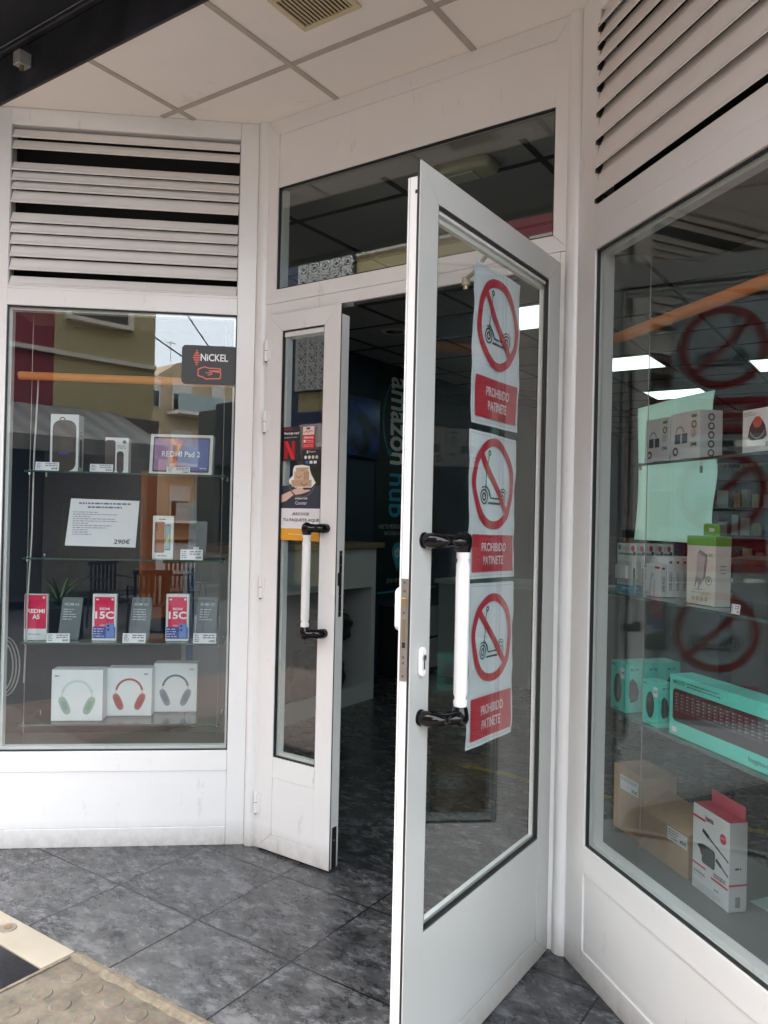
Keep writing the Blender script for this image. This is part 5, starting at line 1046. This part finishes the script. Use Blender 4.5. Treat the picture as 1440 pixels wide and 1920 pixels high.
t = thing('cafe_front', 'dark brown cafe front with grey shutters under the striped awning', 'shopfront', (-4.5, YF, 0)); MB().box(0, 7.0, .0, .12, 0, 2.9, mat('brown_shopfront', (.12, .095, .08), .4)).build('front', t)
for k, (a, b_, c) in enumerate(((.3, 1.6, (.16, .15, .14)), (2.0, 3.6, (.24, .22, .20)), (3.9, 4.9, (.05, .05, .05)), (5.1, 6.8, (.27, .25, .22)))): MB().box(a, b_, .121, .15, .1, 2.4, mat('shutter_panel_%d' % k, c, .5, var=.2, scale=12)).build('shutter', t)
t = thing('corner_shop_front', 'dark corner shop front with a navy canopy at the mouth of the side street', 'shopfront', (4.0, -8, 0)); NV = mat('navy_canopy', (.02, .025, .05), .4)
g = MB(); g.box(.35, 9, -.6, 0, 0, 3.4, mat('grey_corner_wall', (.14, .14, .14), .6)); g.build('wall', t); g = MB(); g.box(.35, 8, 0, .5, 2.3, 3.5, NV); g.build('canopy', t)
g = MB()
for k in range(4): g.box(.5+1.6*k, 1.8+1.6*k, .001, .03, .3, 2.0, mat('shop_pane', (.03, .04, .04), .1))
g.build('shop_window', t)
p = PR(-.001, .001); p.text('tas', .0, .75, 0, .38, (.55, .38, .14), .015, slant=.2); p.build('lettering', t, loc=(1.45, .502, 2.75), rotz=R(180))
# apartment block down the side street
APT = mat('tan_apartment_render', (.46, .34, .21), .8, var=.05, scale=1)
t = thing('apartment_block', 'tan apartment block with balconies down the side street, reflected in the left window', 'building', (12.0, -30, 0))
RT = [(0, 8.0), (3.2, 8.0), (4.5, 8.9), (7.0, 9.6), (12, 10.2), (20, 10.6)]
g = MB(); pts = [(0, 0), (20, 0)] + [(x, z) for x, z in reversed(RT)]; g.prism(pts, -8, 0, APT); g.build('wall', t)
for fz in (1.2, 4.0, 6.6):
    for k, x in enumerate((.8, 2.5, 4.3, 6.6, 9.0, 11.4, 14, 17)):
        if fz+1.5 > 8.2 and x < 3: continue
        f = MB(); w2 = 1.0 if k % 3 else .6; f.box(x-.06, x, 0, .08, fz-.06, fz+1.5, STONEW); f.box(x+w2, x+w2+.06, 0, .08, fz-.06, fz+1.5, STONEW); f.box(x, x+w2, 0, .08, fz+1.44, fz+1.5, STONEW); wn = f.build('window', t)
        MB().box(x, x+w2, .005, .03, fz, fz+1.44, mat('dark_window_pane', (.02, .022, .025), .1)).build('pane', wn)
        MB().box(x, x+w2, .031, .05, fz+.75, fz+1.44, SHUT).build('roller_shutter', wn)
    for x in (4.0, 8.6, 13.4):
        b2 = MB(); b2.box(x, x+3, 0, 1.1, fz-.35, fz-.2, STONEW); b2.box(x, x+3, 1.04, 1.1, fz-.2, fz+.65, mat('balcony_glass_panel', (.30, .36, .34), .3)); b2.build('balcony', t)
# overhead cables and a rooftop aerial
for k, (a, b_, lb) in enumerate((((1.9, -7, 6.2), (9.5, -13, 4.2), 'upper black cable slung across the side street'), ((2.4, -7, 4.35), (9.5, -12, 4.7), 'lower black cable slung across the side street'))):
    pts = [(a[0]+(b_[0]-a[0])*u/12, a[1]+(b_[1]-a[1])*u/12, a[2]+(b_[2]-a[2])*u/12-.5*math.sin(math.pi*u/12)*.7) for u in range(13)]
    o = MB().tube(pts, .014, BLKM, 8).build('overhead_cable'); tag(o, lb, 'cable')
t = thing('roof_aerial', 'thin television aerial on the roof of the tan apartment block', 'aerial', (16.4, -30.5, 9.0))
MB().tube([(0, 0, 0), (0, 0, 1.1)], .02, STEEL, 8).build('mast', t); g = MB(); g.box(-.25, .25, -.01, .01, .95, .97, STEEL); [g.box(x, x+.015, -.15, .15, .95, .97, STEEL) for x in (-.2, -.1, 0, .1, .2)]; g.build('antenna', t)
# cafe terrace: chairs, table, planter
CM = mat('black_rattan', (.015, .015, .016), .5, var=.2, scale=50)
def chair_parts(t):
    MB().box(-.22, .22, -.21, .21, .43, .455, CM).build('seat', t, bevel=.008)
    g = MB()
    for k in range(7): g.box(-.205+.06*k, -.175+.06*k, .205, .222, .46, .84, CM)
    g.box(-.22, .22, .203, .224, .80, .85, CM); g.build('backrest', t, bevel=.003)
    for x in (-.2, .2):
        for y in (-.19, .2): MB().tube([(x*1.1, y*1.1, 0), (x, y, .43)], .012, CM, 8).build('leg', t)
    for x in (-.22, .22): MB().tube([(x, -.18, .44), (x, -.19, .64), (x, .21, .66)], .011, CM, 8).build('armrest', t)
def cptree(o, parent=None):
    c = o.copy(); col.objects.link(c); c.parent = parent
    for ch in list(o.children): cptree(ch, c)
    return c
spots = [(.35, -3.2, 20, 'black terrace chair nearest the shop, beside the planter'), (1.25, -3.3, -30, 'black terrace chair right of the round table'), (.55, -4.5, 170, 'black terrace chair behind the round table, towards the striped awning'), (1.5, -4.4, 200, 'black terrace chair farthest along, by the red wall of the street')]
for k, (x, y, a, lb) in enumerate(spots):
    if k == 0: c0 = thing('terrace_chair', lb, 'chair', (x, y, -.14), R(a), 'black chairs of the cafe terrace'); chair_parts(c0)
    else: c = cptree(c0); c.location = (x, y, -.14); c.rotation_euler.z = R(a); c['label'] = lb
t = thing('terrace_table', 'round dark terrace table between the black chairs', 'table', (.95, -3.9, -.14)); MB().tube([(0, 0, .72), (0, 0, .745)], .36, mat('dark_table', (.04, .035, .03), .3), 30).build('tabletop', t); MB().tube([(0, 0, .02), (0, 0, .72)], .03, BLKM, 12).build('column', t); MB().tube([(0, 0, 0), (0, 0, .02)], .22, BLKM, 24).build('foot', t)
t = thing('spiky_plant', 'spiky green plant in a dark square planter on the terrace', 'plant', (-.3, -4.1, -.14))
MB().box(-.2, .2, -.2, .2, 0, .38, mat('dark_planter', (.03, .03, .03), .6)).build('planter', t, bevel=.01)
g = MB(); rr = random.Random(8); GR = mat('yucca_green', (.05, .13, .035), .45, var=.3, scale=9)
for k in range(46):
    a = rr.uniform(0, 6.283); el = rr.uniform(.35, 1.35); l_ = rr.uniform(.35, .6); wd = rr.uniform(.012, .02); pv = []; 
    for u in range(6):
        s = u/5; rad = l_*s*math.cos(el-.5*s); z = .38+l_*s*math.sin(el-.5*s); ww = wd*(1-s)**.6; pv += [(rad*math.cos(a)-ww*math.sin(a), rad*math.sin(a)+ww*math.cos(a), z), (rad*math.cos(a)+ww*math.sin(a), rad*math.sin(a)-ww*math.cos(a), z)]
    g.add(pv, [(2*u, 2*u+1, 2*u+3, 2*u+2) for u in range(5)], GR)
g.build('leaves', t)
